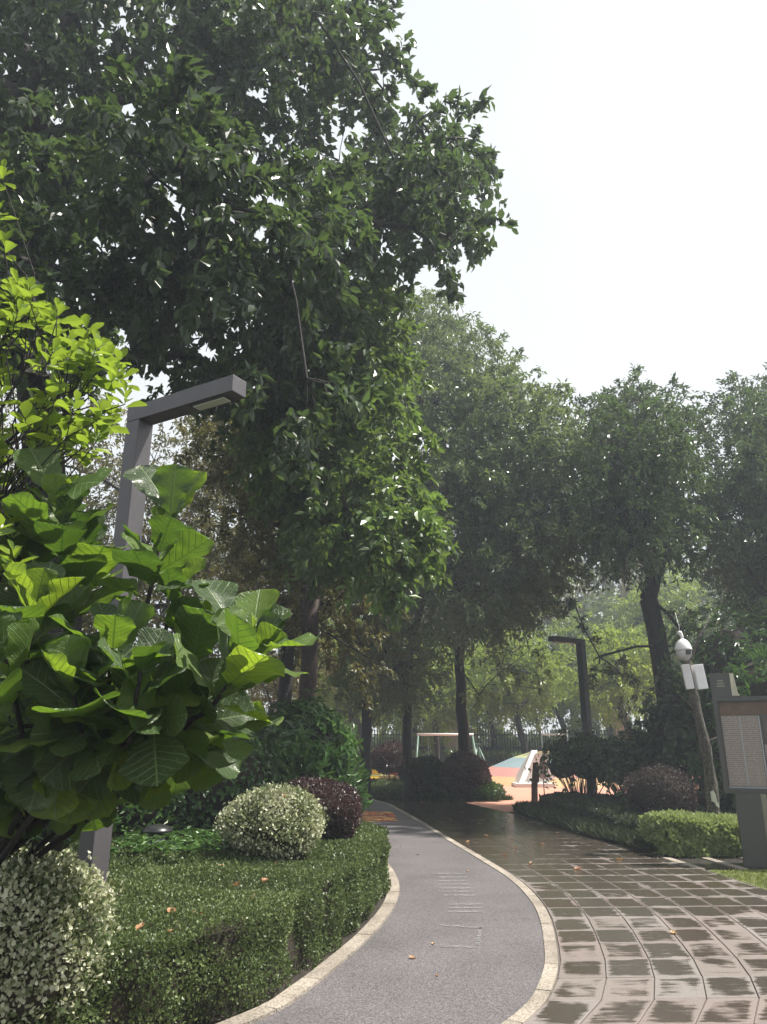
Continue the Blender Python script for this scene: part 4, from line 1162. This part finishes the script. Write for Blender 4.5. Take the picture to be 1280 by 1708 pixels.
# local x along the board, local -y faces the camera side
def lk(name, mb, mat, bevel=0.004): return link(name, mb.mesh(name, bevel=bevel), M[mat], nb, False)
z_b, z_t, Wb, x0 = 0.86, 2.09, 1.75, 0.0
lk('back_panel', MB().box((x0 + Wb / 2, 0.045, (z_b + z_t) / 2), (Wb - 0.06, 0.05, z_t - z_b - 0.06)), 'board')
lk('frame', MB().box((x0 + Wb / 2, 0.03, z_t - 0.03), (Wb, 0.14, 0.06)).box((x0 + Wb / 2, 0.03, z_b + 0.03), (Wb, 0.14, 0.06)).box((x0 + 0.03, 0.03, (z_b + z_t) / 2), (0.06, 0.136, z_t - z_b - 0.121)).box((x0 + Wb - 0.03, 0.03, (z_b + z_t) / 2), (0.06, 0.136, z_t - z_b - 0.121)), 'board', 0)
yq = 0.014
def pr(name, xa, xb, za, zb, mat): lk(name, MB().box(((xa + xb) / 2, yq, (za + zb) / 2), (xb - xa, 0.008, zb - za)), mat, 0.001)
pr('header_print', 0.065, Wb - 0.065, z_t - 0.24, z_t - 0.065, 'print_brown')
pr('text_panel', 0.075, 0.29, z_b + 0.09, z_t - 0.25, 'print')
pr('text_panel', 0.31, 0.52, z_b + 0.09, z_t - 0.25, 'print')
pr('picture_panel', 0.58, 0.78, z_t - 0.60, z_t - 0.25, 'print_dark')
pr('text_panel', 0.56, 0.80, z_b + 0.09, z_t - 0.62, 'print')
pr('picture_panel', 0.84, 1.10, z_t - 0.60, z_t - 0.25, 'print_dark')
pr('text_panel', 0.84, 1.10, z_b + 0.09, z_t - 0.62, 'print')
for xa in (0.292, 0.525, 0.81): pr('divider_strip', xa, xa + 0.02, z_b + 0.09, z_t - 0.25, 'print_white')
pr('sill_strip', 0.065, Wb - 0.065, z_b + 0.063, z_b + 0.085, 'print_white')
lk('header_box', MB().box((0.125, 0.03, z_t + 0.155), (0.25, 0.13, 0.31)), 'board')
lk('header_side', MB().add([(0.252, -0.035, z_t + 0.01), (0.252, 0.095, z_t + 0.01), (0.252, 0.095, z_t + 0.31), (0.252, -0.035, z_t + 0.31), (0.335, 0.02, z_t + 0.01), (0.335, 0.095, z_t + 0.01), (0.30, 0.095, z_t + 0.31), (0.30, 0.02, z_t + 0.31)], [(0, 1, 2, 3), (4, 7, 6, 5), (0, 4, 5, 1), (3, 2, 6, 7), (0, 3, 7, 4), (1, 5, 6, 2)]), 'board_side', 0)
# faint emblem rows on the header box
for k, (w, zz) in enumerate(((0.07, 0.21), (0.09, 0.175), (0.10, 0.14))):
    lk('header_mark', MB().box((0.125, -0.037, z_t + zz), (w, 0.004, 0.018)), 'board_side', 0)
lk('post', MB().box((0.27, 0.03, z_b / 2), (0.30, 0.26, z_b)), 'board', 0.008)
lk('post_side', MB().box((0.455, 0.05, z_b / 2), (0.066, 0.20, z_b - 0.004)), 'board_side', 0.004)
lk('inner_bracket', MB().box((0.9, 0.06, z_b - 0.06), (0.6, 0.05, 0.11)), 'board')

# ------------------------------------------------------------------ playground
# play mound with coloured bands
mound = bpy.data.objects.new('play_mound', None); COL.objects.link(mound)
mc = P(925, 1300, 30.5); mound.location = (float(mc[0]), 30.8, 0)
tag(mound, 'rainbow banded rubber mound behind the white slide', 'play mound')
rings = [(3.6, 0.0), (3.0, 0.28), (2.35, 0.58), (1.5, 0.92), (0.8, 1.12), (0.0, 1.16)]
mats = ['rubber_yellow', 'rubber_red', 'rubber_blue', 'rubber_lime', 'rubber_yellow']
for i in range(5):
    mb = MB()
    sub = [(rings[i][0] + (rings[i + 1][0] - rings[i][0]) * t, rings[i][1] + (rings[i + 1][1] - rings[i][1]) * t) for t in (0, .5, 1)]
    mb.lathe((0, 0, 0.012), sub, 40)
    link('rubber_band', mb.mesh('rubber_band', smooth=True), M[mats[i]], mound, False)
# white slide
sc = P(888, 1312, 27.6)
sl = thing('white_slide', 'white angular climbing slide on the pink floor in front of the mound', 'slide', (float(sc[0]), float(sc[1]), 0), 0)
s_ = 27.6 / FOC
link('base_slab', MB().box((0.05, 0.35, 0.07), (1.35, 1.6, 0.14)).mesh('base_slab', bevel=0.02), M['slide'], sl, False)
link('slope_panel', MB().add([(-0.52, -0.35, 0.14), (-0.34, -0.35, 0.14), (0.42, 0.8, 1.22), (0.22, 0.8, 1.22), (-0.52, 1.0, 0.14), (-0.34, 1.0, 0.14), (0.42, 1.0, 1.22), (0.22, 1.0, 1.22)], [(0, 1, 2, 3), (4, 7, 6, 5), (0, 3, 7, 4), (1, 5, 6, 2), (3, 2, 6, 7)]).mesh('slope_panel'), M['slide'], sl, False)
link('side_panel', MB().prism([(-0.3, 0.0), (0.62, 0.0), (0.62, 0.06), (-0.3, 0.06)], 0.14, 0.2).add([(-0.30, 0.1, 0.14), (0.66, 0.1, 0.14), (1.0, 0.1, 0.5), (0.62, 0.1, 0.8), (0.66, 0.1, 1.12), (0.2, 0.1, 1.12), (-0.30, 0.18, 0.14), (0.66, 0.18, 0.14), (1.0, 0.18, 0.5), (0.62, 0.18, 0.8), (0.66, 0.18, 1.12), (0.2, 0.18, 1.12)],
     [(0, 1, 2, 3, 4, 5), (11, 10, 9, 8, 7, 6)] + [(i, (i + 1) % 6, (i + 1) % 6 + 6, i + 6) for i in range(6)]).mesh('side_panel'), M['slide'], sl, False)
link('kick_board', MB().box((0.95, 0.3, 0.14), (0.6, 0.05, 0.25), M=Matrix.Rotation(rad(-32), 3, 'Y')).mesh('kick_board'), M['wood'], sl, False)
# horizontal bar
a = P(905, 1245, 31.5); b = P(948, 1245, 31.5)
hb = thing('pull_up_bar', 'steel pull-up bar frame standing behind the white slide', 'exercise bar', (float(a[0]), float(a[1]), 0))
for x in (0, b[0] - a[0]): link('post', MB().tube([(x, 0, 0), (x, 0, 1.98)], 0.03, 8).lathe((x, 0, 1.98), [(0.03, 0), (0.05, .03), (0.03, .07), (0, .08)], 8).mesh('post', smooth=True), M['steel'], hb, False)
link('bar', MB().tube([(0, 0, 1.80), (b[0] - a[0], 0, 1.80)], 0.035, 8).mesh('bar', smooth=True), M['slide'], hb, False)
# swing frame
a = P(698, 1225, 29.5); b = P(788, 1224, 29.5); Ls = float(b[0] - a[0]); Hs = float(a[2])
sw = thing('swing_frame', 'swing set with white top bar and green splayed legs behind the round bushes', 'swing', (float(a[0]), float(a[1]), 0))
link('top_bar', MB().tube([(-.05, 0, Hs), (Ls + .05, 0, Hs)], 0.045, 8).mesh('top_bar', smooth=True), M['slide'], sw, False)
for x in (0, Ls):
    for s in (-1, 1): link('leg', MB().tube([(x, 0, Hs), (x + (-.18 if x == 0 else .18), s * 0.8, 0)], 0.03, 7).mesh('leg', smooth=True), M['green_tube'], sw, False)
    link('brace', MB().tube([(x, -.42, Hs * .5), (x, .42, Hs * .5)], 0.02, 6).mesh('brace', smooth=True), M['green_tube'], sw, False)
for x in (0.38, 1.45):
    st = link('swing_seat', MB().box((x + 0.2, 0, 0.5), (0.45, 0.2, 0.04)).mesh('swing_seat'), M['black'], sw, False)
    for dx in (0, 0.4): link('chain', MB().tube([(x + dx, 0, Hs), (x + dx, 0, 0.5)], 0.012, 5).mesh('chain'), M['steel'], st, False)
# climbing net legs right of the swing
a = P(797, 1243, 31)
cf = thing('climbing_frame', 'small green tube climbing frame right of the swing set', 'climbing frame', (float(a[0]), 31, 0))
for (dx, dy) in ((-.35, -.4), (.55, -.4), (-.1, .5), (.3, .5)):
    link('leg', MB().tube([(0, 0, 1.42), (dx, dy, 0)], 0.028, 6).mesh('leg', smooth=True), M['green_tube'], cf, False)
link('top_plate', MB().box((0, 0, 1.43), (0.25, 0.12, 0.05)).mesh('top_plate', bevel=.01), M['green_tube'], cf, False)
# toy blocks
a = P(624, 1296, 27.5)
tv = thing('play_blocks', 'stack of red and yellow play blocks left of the round bushes', 'play blocks', (float(a[0]) + .1, 27.5, 0))
link('block', MB().box((0.28, 0, 0.16), (0.95, 0.4, 0.24)).mesh('block', bevel=.03), M['red'], tv, False)
link('block', MB().box((-0.10, -0.03, 0.20), (0.36, 0.42, 0.30)).mesh('block', bevel=.03), M['yellow'], tv, False)
link('block', MB().box((0.22, 0, 0.36), (0.85, 0.4, 0.10)).mesh('block', bevel=.02), M['rubber_lime'], tv, False)
link('block', MB().box((0.0, 0, 0.50), (0.32, 0.3, 0.16)).mesh('block', bevel=.03), M['yellow'], tv, False)
link('block', MB().box((0.55, 0, 0.55), (0.30, 0.3, 0.26)).mesh('block', bevel=.03), M['red'], tv, False)
# thin white pole
a = G(605, 1330); a = P(605, 1300, 26.5)
wp = MB().tube([(float(a[0]), 26.5, 0), (float(a[0]), 26.5, 2.05)], 0.03, 10)
tag(link('white_pole', wp.mesh('white_pole', smooth=True), M['white']), 'thin white pole beside the small leaning tree trunk', 'pole')
# weathered wooden post + info plate
a = P(893, 1320, 20.0)
wpost = thing('wooden_post', 'weathered leaning wooden post at the entrance of the pink floor', 'post', (float(a[0]) - .03, 20.0, 0))
link('stake', MB().tube([(0, 0, 0), (0.02, 0, 0.45), (0.09, 0, 1.0)], [0.085, 0.08, 0.075], 8).mesh('stake'), M['wood'], wpost, False)
link('notch', MB().box((0.06, -0.04, 0.70), (0.17, 0.10, 0.34), M=Matrix.Rotation(rad(7), 3, 'Y')).mesh('notch', bevel=.01), M['wood'], wpost, False)
a = P(908, 1320, 22.0)
ip = thing('info_sign', 'small grey rule plate on a thin pole before the white slide', 'sign', (float(a[0]), 22.0, 0))
link('pole', MB().tube([(0, 0, 0), (0, 0, 1.1)], 0.016, 8).mesh('pole', smooth=True), M['post'], ip, False)
link('plate', MB().box((0, -0.02, 0.78), (0.17, 0.012, 0.52)).mesh('plate', bevel=.004), plain('grey_plate', (0.34, 0.31, 0.31), 0.5), ip, False)
for k in range(6): link('text_line', MB().box((0, -0.029, 0.96 - 0.06 * k), (0.12, 0.003, 0.016)).mesh('text_line'), M['post'], ip, False)

# railing fence with pillars
fr = thing('railing_fence', 'tall dark vertical bar railing fence behind the playground', 'fence', (0, 38.5, 0))
bar = MB().box((0, 0, 1.08), (0.045, 0.03, 2.05)).mesh('bar'); bar.materials.append(M['fence'])
x = -8.0; c = 0
while x < 23.5 and c < 240:
    o = bpy.data.objects.new('bar', bar); COL.objects.link(o); o.parent = fr; o.location = (x, random.uniform(-.004, .004), random.uniform(-.02, .02)); x += 0.135; c += 1
for z in (0.18, 1.85): link('rail', MB().box((7.8, 0.04, z), (32, 0.035, 0.05)).mesh('rail'), M['fence'], fr, False)
for (px, yt, w, lab) in ((752, 1203, 0.62, 'beige stone fence pillar behind the swing frame'), (1034, 1193, 0.66, 'beige stone fence pillar right of the second lamp post'), (540, 1200, 0.6, 'beige stone fence pillar behind the laurel bush')):
    p = P(px, yt, 38.2)
    pl = thing('fence_pillar', lab, 'pillar', (float(p[0]), 38.2, 0), group='beige stone pillars along the fence')
    link('shaft', MB().box((0, 0, float(p[2]) / 2 - .05), (w, 0.5, float(p[2]) - .1)).mesh('shaft', bevel=.01), M['pillar'], pl, False)
    link('cap', MB().box((0, 0, float(p[2]) - .05), (w + .1, 0.6, 0.1)).mesh('cap', bevel=.01), M['pillar'], pl, False)

# ------------------------------------------------------------------ fiddle leaf fig
def fig_leaf(name, seed, nu=18, nv=10, narrow=1.0):
    rr = random.Random(seed)
    us = 1 - (1 - np.linspace(0, 1, nu + 1)) ** 1.35
    W = np.interp(us, [0, .05, .13, .26, .38, .50, .62, .74, .84, .91, .95, .98, 1], [.02, .10, .19, .245, .26, .31, .37, .405, .39, .335, .27, .18, .05]) * narrow
    ph = [rr.uniform(0, 6.28) for _ in range(6)]; fold = rr.uniform(0.0, 0.35); arch = rr.uniform(-0.15, 0.22); ruf = rr.uniform(0.022, 0.045)
    V, U = [], []
    for i, u in enumerate(us):
        for j in range(nv + 1):
            v = -1 + 2 * j / nv
            w = W[i] * (1 + 0.05 * math.sin(u * 15 + ph[0] + (2 if v > 0 else 0)))
            x = v * w
            z = fold * abs(v) ** 1.4 * w - arch * u * u + ruf * math.sin(u * 16 + ph[1] + (1.7 if v > 0 else 0)) * abs(v) ** 2 + 0.012 * math.sin(u * 26 + abs(v) * 3) * abs(v)
            y = u * (1 - 0.06 * arch) + 0.03 * (1 - abs(v)) * (u > .97)
            V.append((x, y + 0.10, z)); U.append((u, 0.5 + x))
    F = []
    for i in range(nu):
        for j in range(nv):
            a = i * (nv + 1) + j; F.append((a, a + 1, a + nv + 2, a + nv + 1))
    # petiole
    n0 = len(V)
    for (y, r) in ((-0.0, .012), (0.11, .010)):
        for k in range(4):
            a = k * math.pi / 2; V.append((math.cos(a) * r, y, math.sin(a) * r - 0.004)); U.append((0.0, 0.5))
    for k in range(4): F.append((n0 + k, n0 + (k + 1) % 4, n0 + 4 + (k + 1) % 4, n0 + 4 + k))
    me = mesh_np(name, V, np.array(F).ravel(), [4] * len(F), True, None, np.array(U))
    me.materials.append(M['fig'])
    return me
FL = [fig_leaf('fig_leaf', s, narrow=random.uniform(0.85, 1.12)) for s in range(7)]

def place_leaf(me, pos, dr, up, L_, parent, name='leaf'):
    d = Vector(dr).normalized(); u = Vector(up); x = d.cross(u)
    if x.length < 1e-3: x = d.cross(Vector((0.1, 0.9, 0.3)))
    x.normalize(); z = x.cross(d)
    Mx = Matrix((x, d, z)).transposed().to_4x4()
    o = bpy.data.objects.new(name, me); COL.objects.link(o)
    o.parent = parent
    o.matrix_basis = Matrix.Translation(Vector(pos) - parent.location) @ Mx @ Matrix.Scale(L_, 4)
    return o

fig_base = (-2.15, 4.25, 0)
fig = thing('fiddle_leaf_fig', 'fiddle leaf fig with huge glossy leaves in front of the near lamp post', 'plant', fig_base)
# (px, py, D) of each shoot tip, axis, leaves, size
shoots = [
    ((100, 850, 3.3), (-.1, -.1, 1), 10, .25), ((268, 905, 3.2), (.15, -.1, 1), 10, .245), ((60, 1010, 3.1), (.1, -.2, 1), 10, .27),
    ((420, 1085, 3.1), (.55, -.1, .8), 11, .25), ((345, 1040, 3.4), (.25, .1, 1), 9, .24), ((190, 1060, 3.0), (.1, -.3, 1), 9, .25),
    ((235, 1120, 2.9), (.2, -.4, .8), 8, .26), ((120, 1140, 2.9), (-.1, -.4, .8), 9, .28), ((10, 1100, 2.9), (-.2, -.3, .9), 8, .27),
    ((350, 1170, 3.2), (.5, -.3, .5), 8, .24), ((385, 1205, 3.5), (.6, -.1, .3), 7, .22), ((260, 1200, 3.0), (.2, -.6, .1), 7, .27),
    ((140, 1220, 3.0), (0, -.6, -.1), 8, .27), ((20, 1210, 3.0), (-.2, -.5, 0), 7, .27), ((200, 1260, 3.3), (.1, -.5, -.4), 7, .25), ((80, 1280, 3.3), (0, -.4, -.4), 7, .25),
    ((40, 1335, 3.75), (0, -.4, -.4), 8, .25), ((-50, 1310, 3.6), (-.1, -.4, -.3), 8, .26), ((125, 1345, 3.85), (.1, -.4, -.4), 7, .23), ((190, 1320, 3.9), (.2, -.3, -.4), 6, .22), ((20, 870, 3.6), (.1, -.1, 1), 9, .27), ((150, 905, 3.5), (.1, -.1, 1), 9, .25), ((-20, 1040, 3.3), (.1, -.2, 1), 9, .27),
    ((60, 900, 3.5), (0, -.1, 1), 9, .26), ((130, 960, 3.4), (.1, -.2, 1), 9, .26), ((300, 960, 3.5), (.2, -.1, 1), 8, .22), ((300, 1150, 3.3), (.3, -.4, .6), 9, .26),
    ((170, 1150, 3.2), (.1, -.5, .6), 9, .27), ((50, 1130, 3.3), (-.1, -.4, .7), 9, .28), ((330, 1230, 3.6), (.3, -.4, -.1), 8, .25), ((130, 1300, 3.6), (.1, -.4, -.5), 8, .26), ((260, 1290, 3.7), (.2, -.4, -.4), 7, .25), ((20, 1300, 3.6), (0, -.4, -.5), 8, .27),
    ((300, 1110, 3.5), (.2, 0, 1), 8, .24), ((-60, 950, 3.3), (-.2, 0, 1), 8, .26), ((-50, 1180, 3.3), (-.3, 0, .5), 7, .26), ((240, 1250, 3.6), (.3, -.2, .1), 6, .24),
]
stem = MB()
hub = np.array([-2.0, 4.0, 1.0])
stem.tube([fig_base, (-2.1, 4.15, 0.45), tuple(hub)], [0.045, 0.04, 0.034], 8)
for si, (pp, ax, nl, sz) in enumerate(shoots):
    tip = P(*pp); ax = nrm(np.array(ax, float))
    start = hub + np.array([0, 0, random.uniform(-.3, .3)])
    mid = (start + tip) / 2 - ax * 0.10 + np.array([0, 0.05, 0])
    low = tip - ax * 0.30
    stem.tube([start, mid, low, tip], [0.017, 0.014, 0.011, 0.008], 6)
    # perpendicular frame
    a = nrm(np.cross(ax, [0.2, 0.9, 0.1])); b = np.cross(ax, a)
    g0 = random.uniform(0, 6.28)
    for k in range(nl):
        f = k / (nl - 1)                       # 0 = youngest at the tip
        w = g0 + k * 2.4
        rdir = a * math.cos(w) + b * math.sin(w)
        open_ = rad(12 + 55 * f + random.uniform(-8, 12))
        d = ax * math.cos(open_) + rdir * math.sin(open_) + np.array([0, 0, -0.05 * f])
        pos = tip - ax * 0.26 * f
        up = ax * math.sin(open_) - rdir * math.cos(open_) + rsph(1)[0] * 0.25
        L_ = sz * (0.62 + 0.45 * min(1, f * 1.8)) * random.uniform(0.88, 1.12)
        place_leaf(FL[random.randrange(7)], pos, d, up, L_, fig)
# leaves picked out in the photograph
for (bp_, tp, D0, D1, L_, up) in (((432, 1075), (520, 1080), 3.1, 2.95, .225, (0, -.35, 1)), ((425, 1070), (478, 1012), 3.1, 3.1, .2, (-.4, -.7, .5)), ((424, 1068), (430, 978), 3.12, 3.2, .26, (-.2, -.9, .2)),
                                  ((415, 1080), (375, 1010), 3.1, 3.1, .2, (.4, -.8, .3)), ((395, 1060), (345, 958), 3.25, 3.3, .22, (.6, -.6, .4)), ((285, 858), (240, 768), 3.2, 3.2, .2, (.6, -.7, .2)),
                                  ((285, 866), (292, 775), 3.2, 3.15, .21, (0, -1, .25)), ((290, 868), (338, 790), 3.25, 3.3, .2, (-.5, -.8, .3)), ((385, 1215), (455, 1195), 3.1, 3.0, .2, (0, -.4, 1)), ((372, 1232), (408, 1258), 3.1, 3.0, .14, (0, -.5, 1)),
                                  ((100, 818), (160, 790), 3.3, 3.1, .22, (-.2, -.8, .6)), ((95, 830), (50, 750), 3.3, 3.3, .22, (.5, -.7, .3))):
    a = P(*bp_, D0); b = P(*tp, D1)
    place_leaf(FL[random.randrange(7)], a, b - a, up, float(np.linalg.norm(b - a)) / 1.1, fig)
link('stem', stem.mesh('stem', smooth=True), M['bark'], fig)

# ------------------------------------------------------------------ bright young shrub, upper left
def small_leaf(seed):
    rr = random.Random(seed)
    us = np.linspace(0, 1, 6); W = np.interp(us, [0, .2, .45, .7, .9, 1], [.02, .14, .27, .33, .25, .05])
    V, F = [], []
    fo = rr.uniform(.1, .5); ar = rr.uniform(-.1, .3)
    for i, u in enumerate(us):
        for v in (-1, -.0, 1): V.append((v * W[i], u, fo * abs(v) * W[i] - ar * u * u))
    for i in range(5):
        for j in range(2): a = i * 3 + j; F.append((a, a + 1, a + 4, a + 3))
    me = mesh_np('shrub_leaf', V, np.array(F).ravel(), [4] * len(F), True, {'v': np.full(len(V), rr.random())})
    me.materials.append(M['shrub'])
    return me
SL = [small_leaf(s) for s in range(8)]
sh = thing('young_leaf_shrub', 'shrub with bright yellow green young leaves at the left edge above the fig', 'shrub', (-2.9, 3.9, 0))
spoly = [(-150, 430), (20, 455), (60, 480), (120, 520), (170, 560), (215, 600), (222, 690), (205, 720), (150, 745), (60, 750), (30, 800), (45, 860), (20, 930), (-150, 930)]
tips = []; rr_ = random.Random(4)
while len(tips) < 190:
    x = rr_.uniform(-120, 225); y = rr_.uniform(430, 930)
    if in_poly(x, y, spoly): tips.append((x, y, rr_.uniform(3.2, 4.1)))
tips += [(5, 285, 3.6), (-5, 340, 3.6), (10, 405, 3.6), (-20, 300, 3.5), (0, 880, 3.0), (25, 925, 3.0), (-30, 370, 3.6)]
tips.sort(key=lambda t: -(t[0] > -20))
stem = MB(); cnt = 0; rest = MB(); restv = []
sb = np.array([-2.9, 3.9, 0.0])
hubs = [sb + np.array([0.1, 0, 1.2]), sb + np.array([0.25, -.1, 2.0]), sb + np.array([0.3, -.05, 2.6]), sb + np.array([0.2, 0, 3.2])]
stem.tube([sb] + hubs, [0.04, 0.034, 0.028, 0.022, 0.015], 7)
for (x, y, D) in ((40, 620, 3.75), (110, 690, 3.6), (30, 760, 3.5), (140, 620, 3.8), (60, 530, 3.8), (-30, 680, 3.6), (-40, 560, 3.7), (0, 840, 3.4)):
    q = P(x, y, D); h_ = min(hubs[:4], key=lambda a_: np.linalg.norm(a_ - q + np.array([0, 0, .6]))); stem.tube([h_, (h_ + q) / 2 + rsph(1)[0] * .08, q], [0.014, 0.011, 0.008], 5, cap=False); hubs.append(q)
lp, ld, lu, ll = [], [], [], []
for (x, y, D) in tips:
    tip = P(x, y, D)
    h_ = min(hubs, key=lambda q: np.linalg.norm(q - tip + np.array([0, 0, .5])))
    ax = nrm(nrm(tip - h_) * 0.35 + np.array([0, -.1, 0.8]) + rsph(1)[0] * 0.3)
    jj = rsph(2) * 0.07; stem.tube([h_, h_ * .66 + tip * .34 + jj[0] - ax * .03, h_ * .3 + tip * .7 + jj[1] - ax * .05, tip - ax * 0.06, tip], [0.005, 0.004, 0.0035, 0.003, 0.0022], 4, cap=False)
    a = nrm(np.cross(ax, [0.2, 0.9, 0.1])); b = np.cross(ax, a); nl = 8; g0 = random.uniform(0, 6.28)
    for k in range(nl):
        f = k / (nl - 1); w = g0 + k * 2.4; rdir = a * math.cos(w) + b * math.sin(w)
        op = rad(20 + 65 * f); d = ax * math.cos(op) + rdir * math.sin(op); pos = tip - ax * 0.09 * f
        up = ax * math.sin(op) - rdir * math.cos(op) + rsph(1)[0] * 0.3
        L_ = 0.105 * (0.6 + 0.5 * f) * random.uniform(.8, 1.25)
        if cnt < 300: place_leaf(SL[random.randrange(8)], pos, d, up, L_, sh); cnt += 1
        else: lp.append(pos); ld.append(d); lu.append(up); ll.append(L_)
ll = np.array(ll)
TS = (np.array([(0, 0, 0), (.6, .45, .08), (.85, .75, .05), (.3, 1, -.1), (-.3, 1, -.1), (-.85, .75, .05), (-.6, .45, .08)]) * np.array([.5, 1, 1]), [(0, 1, 2, 3), (0, 3, 4), (0, 4, 5, 6)])
o = link('foliage', leaves_mesh('foliage', np.array(lp), np.array(ld), np.array(lu), ll, ll * .62, R.random(len(ll)), TS), M['shrub'], sh); o['kind'] = 'stuff'
link('stem', stem.mesh('stem', smooth=True), M['bark'], sh)

# ------------------------------------------------------------------ marks on the path, fallen leaves
pm = link('painted_patch', MB().add([G(592, 1372, .021), G(664, 1369, .021), G(655, 1354, .021), G(600, 1352, .021)], [(0, 1, 2, 3)]).mesh('painted_patch'), paint_mat('worn_orange_paint', (0.55, 0.12, 0.05), (0.60, 0.36, 0.12), 0.58, (6, 3, 1)))
pm['kind'] = 'structure'
M['chalk'] = paint_mat('worn_chalk', (0.26, 0.25, 0.25), (0.20, 0.195, 0.195), 0.50, (14, 30, 1))
def chalk(px0, px1, py, h=3, dy=0):
    link('chalk_line', MB().add([G(px0, py + h, .0205), G(px1, py + h + dy, .0205), G(px1, py + dy, .0205), G(px0, py, .0205)], [(0, 1, 2, 3)]).mesh('chalk_line'), M['chalk'], ck, True)
ck = bpy.data.objects.new('chalk_marks', None); COL.objects.link(ck); ck['kind'] = 'structure'
for k in range(7): chalk(724 + k * 3, 775 + k * 3, 1456 + k * 6, 2.2, 0)
for k in range(3): chalk(747, 805, 1507 + k * 6, 2.2, 0)
chalk(735, 805, 1541, 3, 5); chalk(716, 798, 1575, 3, 4)
link('chalk_line', MB().add([G(792, 1576, .0205), G(800, 1576, .0205), G(806, 1545, .0205), G(799, 1545, .0205)], [(0, 1, 2, 3)]).mesh('chalk_line'), M['chalk'], ck, True)

DL = []
for s in range(4):
    rr = random.Random(s + 50)
    us = np.linspace(0, 1, 6); W = np.interp(us, [0, .2, .5, .8, 1], [.02, .22, .32, .2, .02]); V, F = [], []
    for i, u in enumerate(us):
        for v in (-1, 0, 1): V.append((v * W[i], u - .5, 0.22 * abs(v) * rr.uniform(.3, 1) + 0.25 * (u - .5) ** 2 + 0.02))
    for i in range(5):
        for j in range(2): a = i * 3 + j; F.append((a, a + 1, a + 4, a + 3))
    me = mesh_np('fallen_leaf', V, np.array(F).ravel(), [4] * len(F), True, {'v': np.full(len(V), rr.random())}); me.materials.append(M['dead']); DL.append(me)
def fallen(px, py, z, L_, lab, grp, flat=False):
    c = G(px, py, z)
    o = bpy.data.objects.new('fallen_leaf', random.choice(DL)); COL.objects.link(o)
    o.location = (c[0], c[1], z + (0.0 if z < .1 else .004)); o.scale = (L_,) * 3
    o.rotation_euler = (random.uniform(-.25, .25), random.uniform(-.25, .25), random.uniform(0, 6.28))
    tag(o, lab, 'leaf', grp); return o
for (x, y, l, lab) in ((286, 1524, .10, 'curled yellow brown leaf on the hedge top, nearest the near lamp post'), (330, 1527, .07, 'small pink brown leaf on the hedge beside the yellow one'), (395, 1478, .09, 'brown dead leaf in the middle of the hedge top'), (441, 1471, .08, 'pale pink dead leaf on the hedge near its path side'),
                       (368, 1447, .07, 'orange dead leaf on the hedge below the bollard'), (234, 1550, .08, 'reddish dead leaf sunk in the hedge front'), (284, 1556, .05, 'tiny pale leaf on the hedge front'), (424, 1499, .06, 'dull brown leaf between the larger ones on the hedge'), (303, 1452, .05, 'pale leaf below the black bollard on the hedge'), (460, 1441, .05, 'pale green fallen leaf under the variegated ball')):
    fallen(x, y, 0.51, l, lab, 'dead leaves lying on the clipped hedge')
WL = [(771, 1355, 'nearest the pink floor entrance'), (800, 1374, 'standing pale leaf in the dark stretch'), (812, 1395, 'close to the pale kerb of the grey path, mid-way'), (781, 1404, 'right beside the pale kerb, before the bend'),
      (842, 1427, 'where the pavers turn from dark to pale jointed'), (886, 1441, 'in the middle of the paving before the dry pavers'), (860, 1415, 'between the kerb and the grass border'), (838, 1380, 'just past the dark wet stretch'),
      (704, 1338, 'farthest up the paving, by the ground hedge'), (930, 1390, 'closest to the tip of the grass border'), (1125, 1557, 'lone one on the half dry pavers in front'), (1034, 1434, 'near the start of the pale side strips'),
      (752, 1369, 'in the shiniest dark wet area'), (745, 1345, 'on the wet edge below the round bush pair'), (905, 1408, 'halfway between kerb and dark hedge'), (965, 1450, 'left of the pale side strips on jointed pavers')]
for (x, y, w_) in WL: fallen(x, y, 0.018, random.uniform(.06, .10), 'dry leaf on wet paving, ' + w_, 'dry leaves on the wet paving')
PL = [(669, 1412, 'dark, just past the hedge end'), (697, 1426, 'twig-like, mid path past the hedge'), (781, 1453, 'pale, beside the upper chalk ladder'), (687, 1598, 'tiny, left of the chalk square'), (730, 1627, 'yellow green, nearest the viewer'), (723, 1575, 'reddish, on the chalk square')]
for (x, y, w_) in PL: fallen(x, y, 0.02, random.uniform(.03, .06), 'small leaf on the grey path, ' + w_, 'dry leaves on the grey path')
fallen(480, 1329, 1.10, .12, 'orange dead leaf caught on top of the cream variegated ball', None).location = tuple(P(478, 1331, 7.25))

# ------------------------------------------------------------------ haze in the air
HZ = 0.0031
hm, nt, out = newmat('haze')
pv_ = N(nt, 'VolumePrincipled'); pv_.inputs['Color'].default_value = (0.80, 0.88, 1.0, 1); pv_.inputs['Density'].default_value = HZ; pv_.inputs['Anisotropy'].default_value = 0.25
nt.links.new(pv_.outputs[0], out.inputs['Volume'])
hz_o = link('haze', MB().box((0, 35, 11.5), (150, 110, 25.1)).mesh('haze'), hm)
hz_o['kind'] = 'stuff'
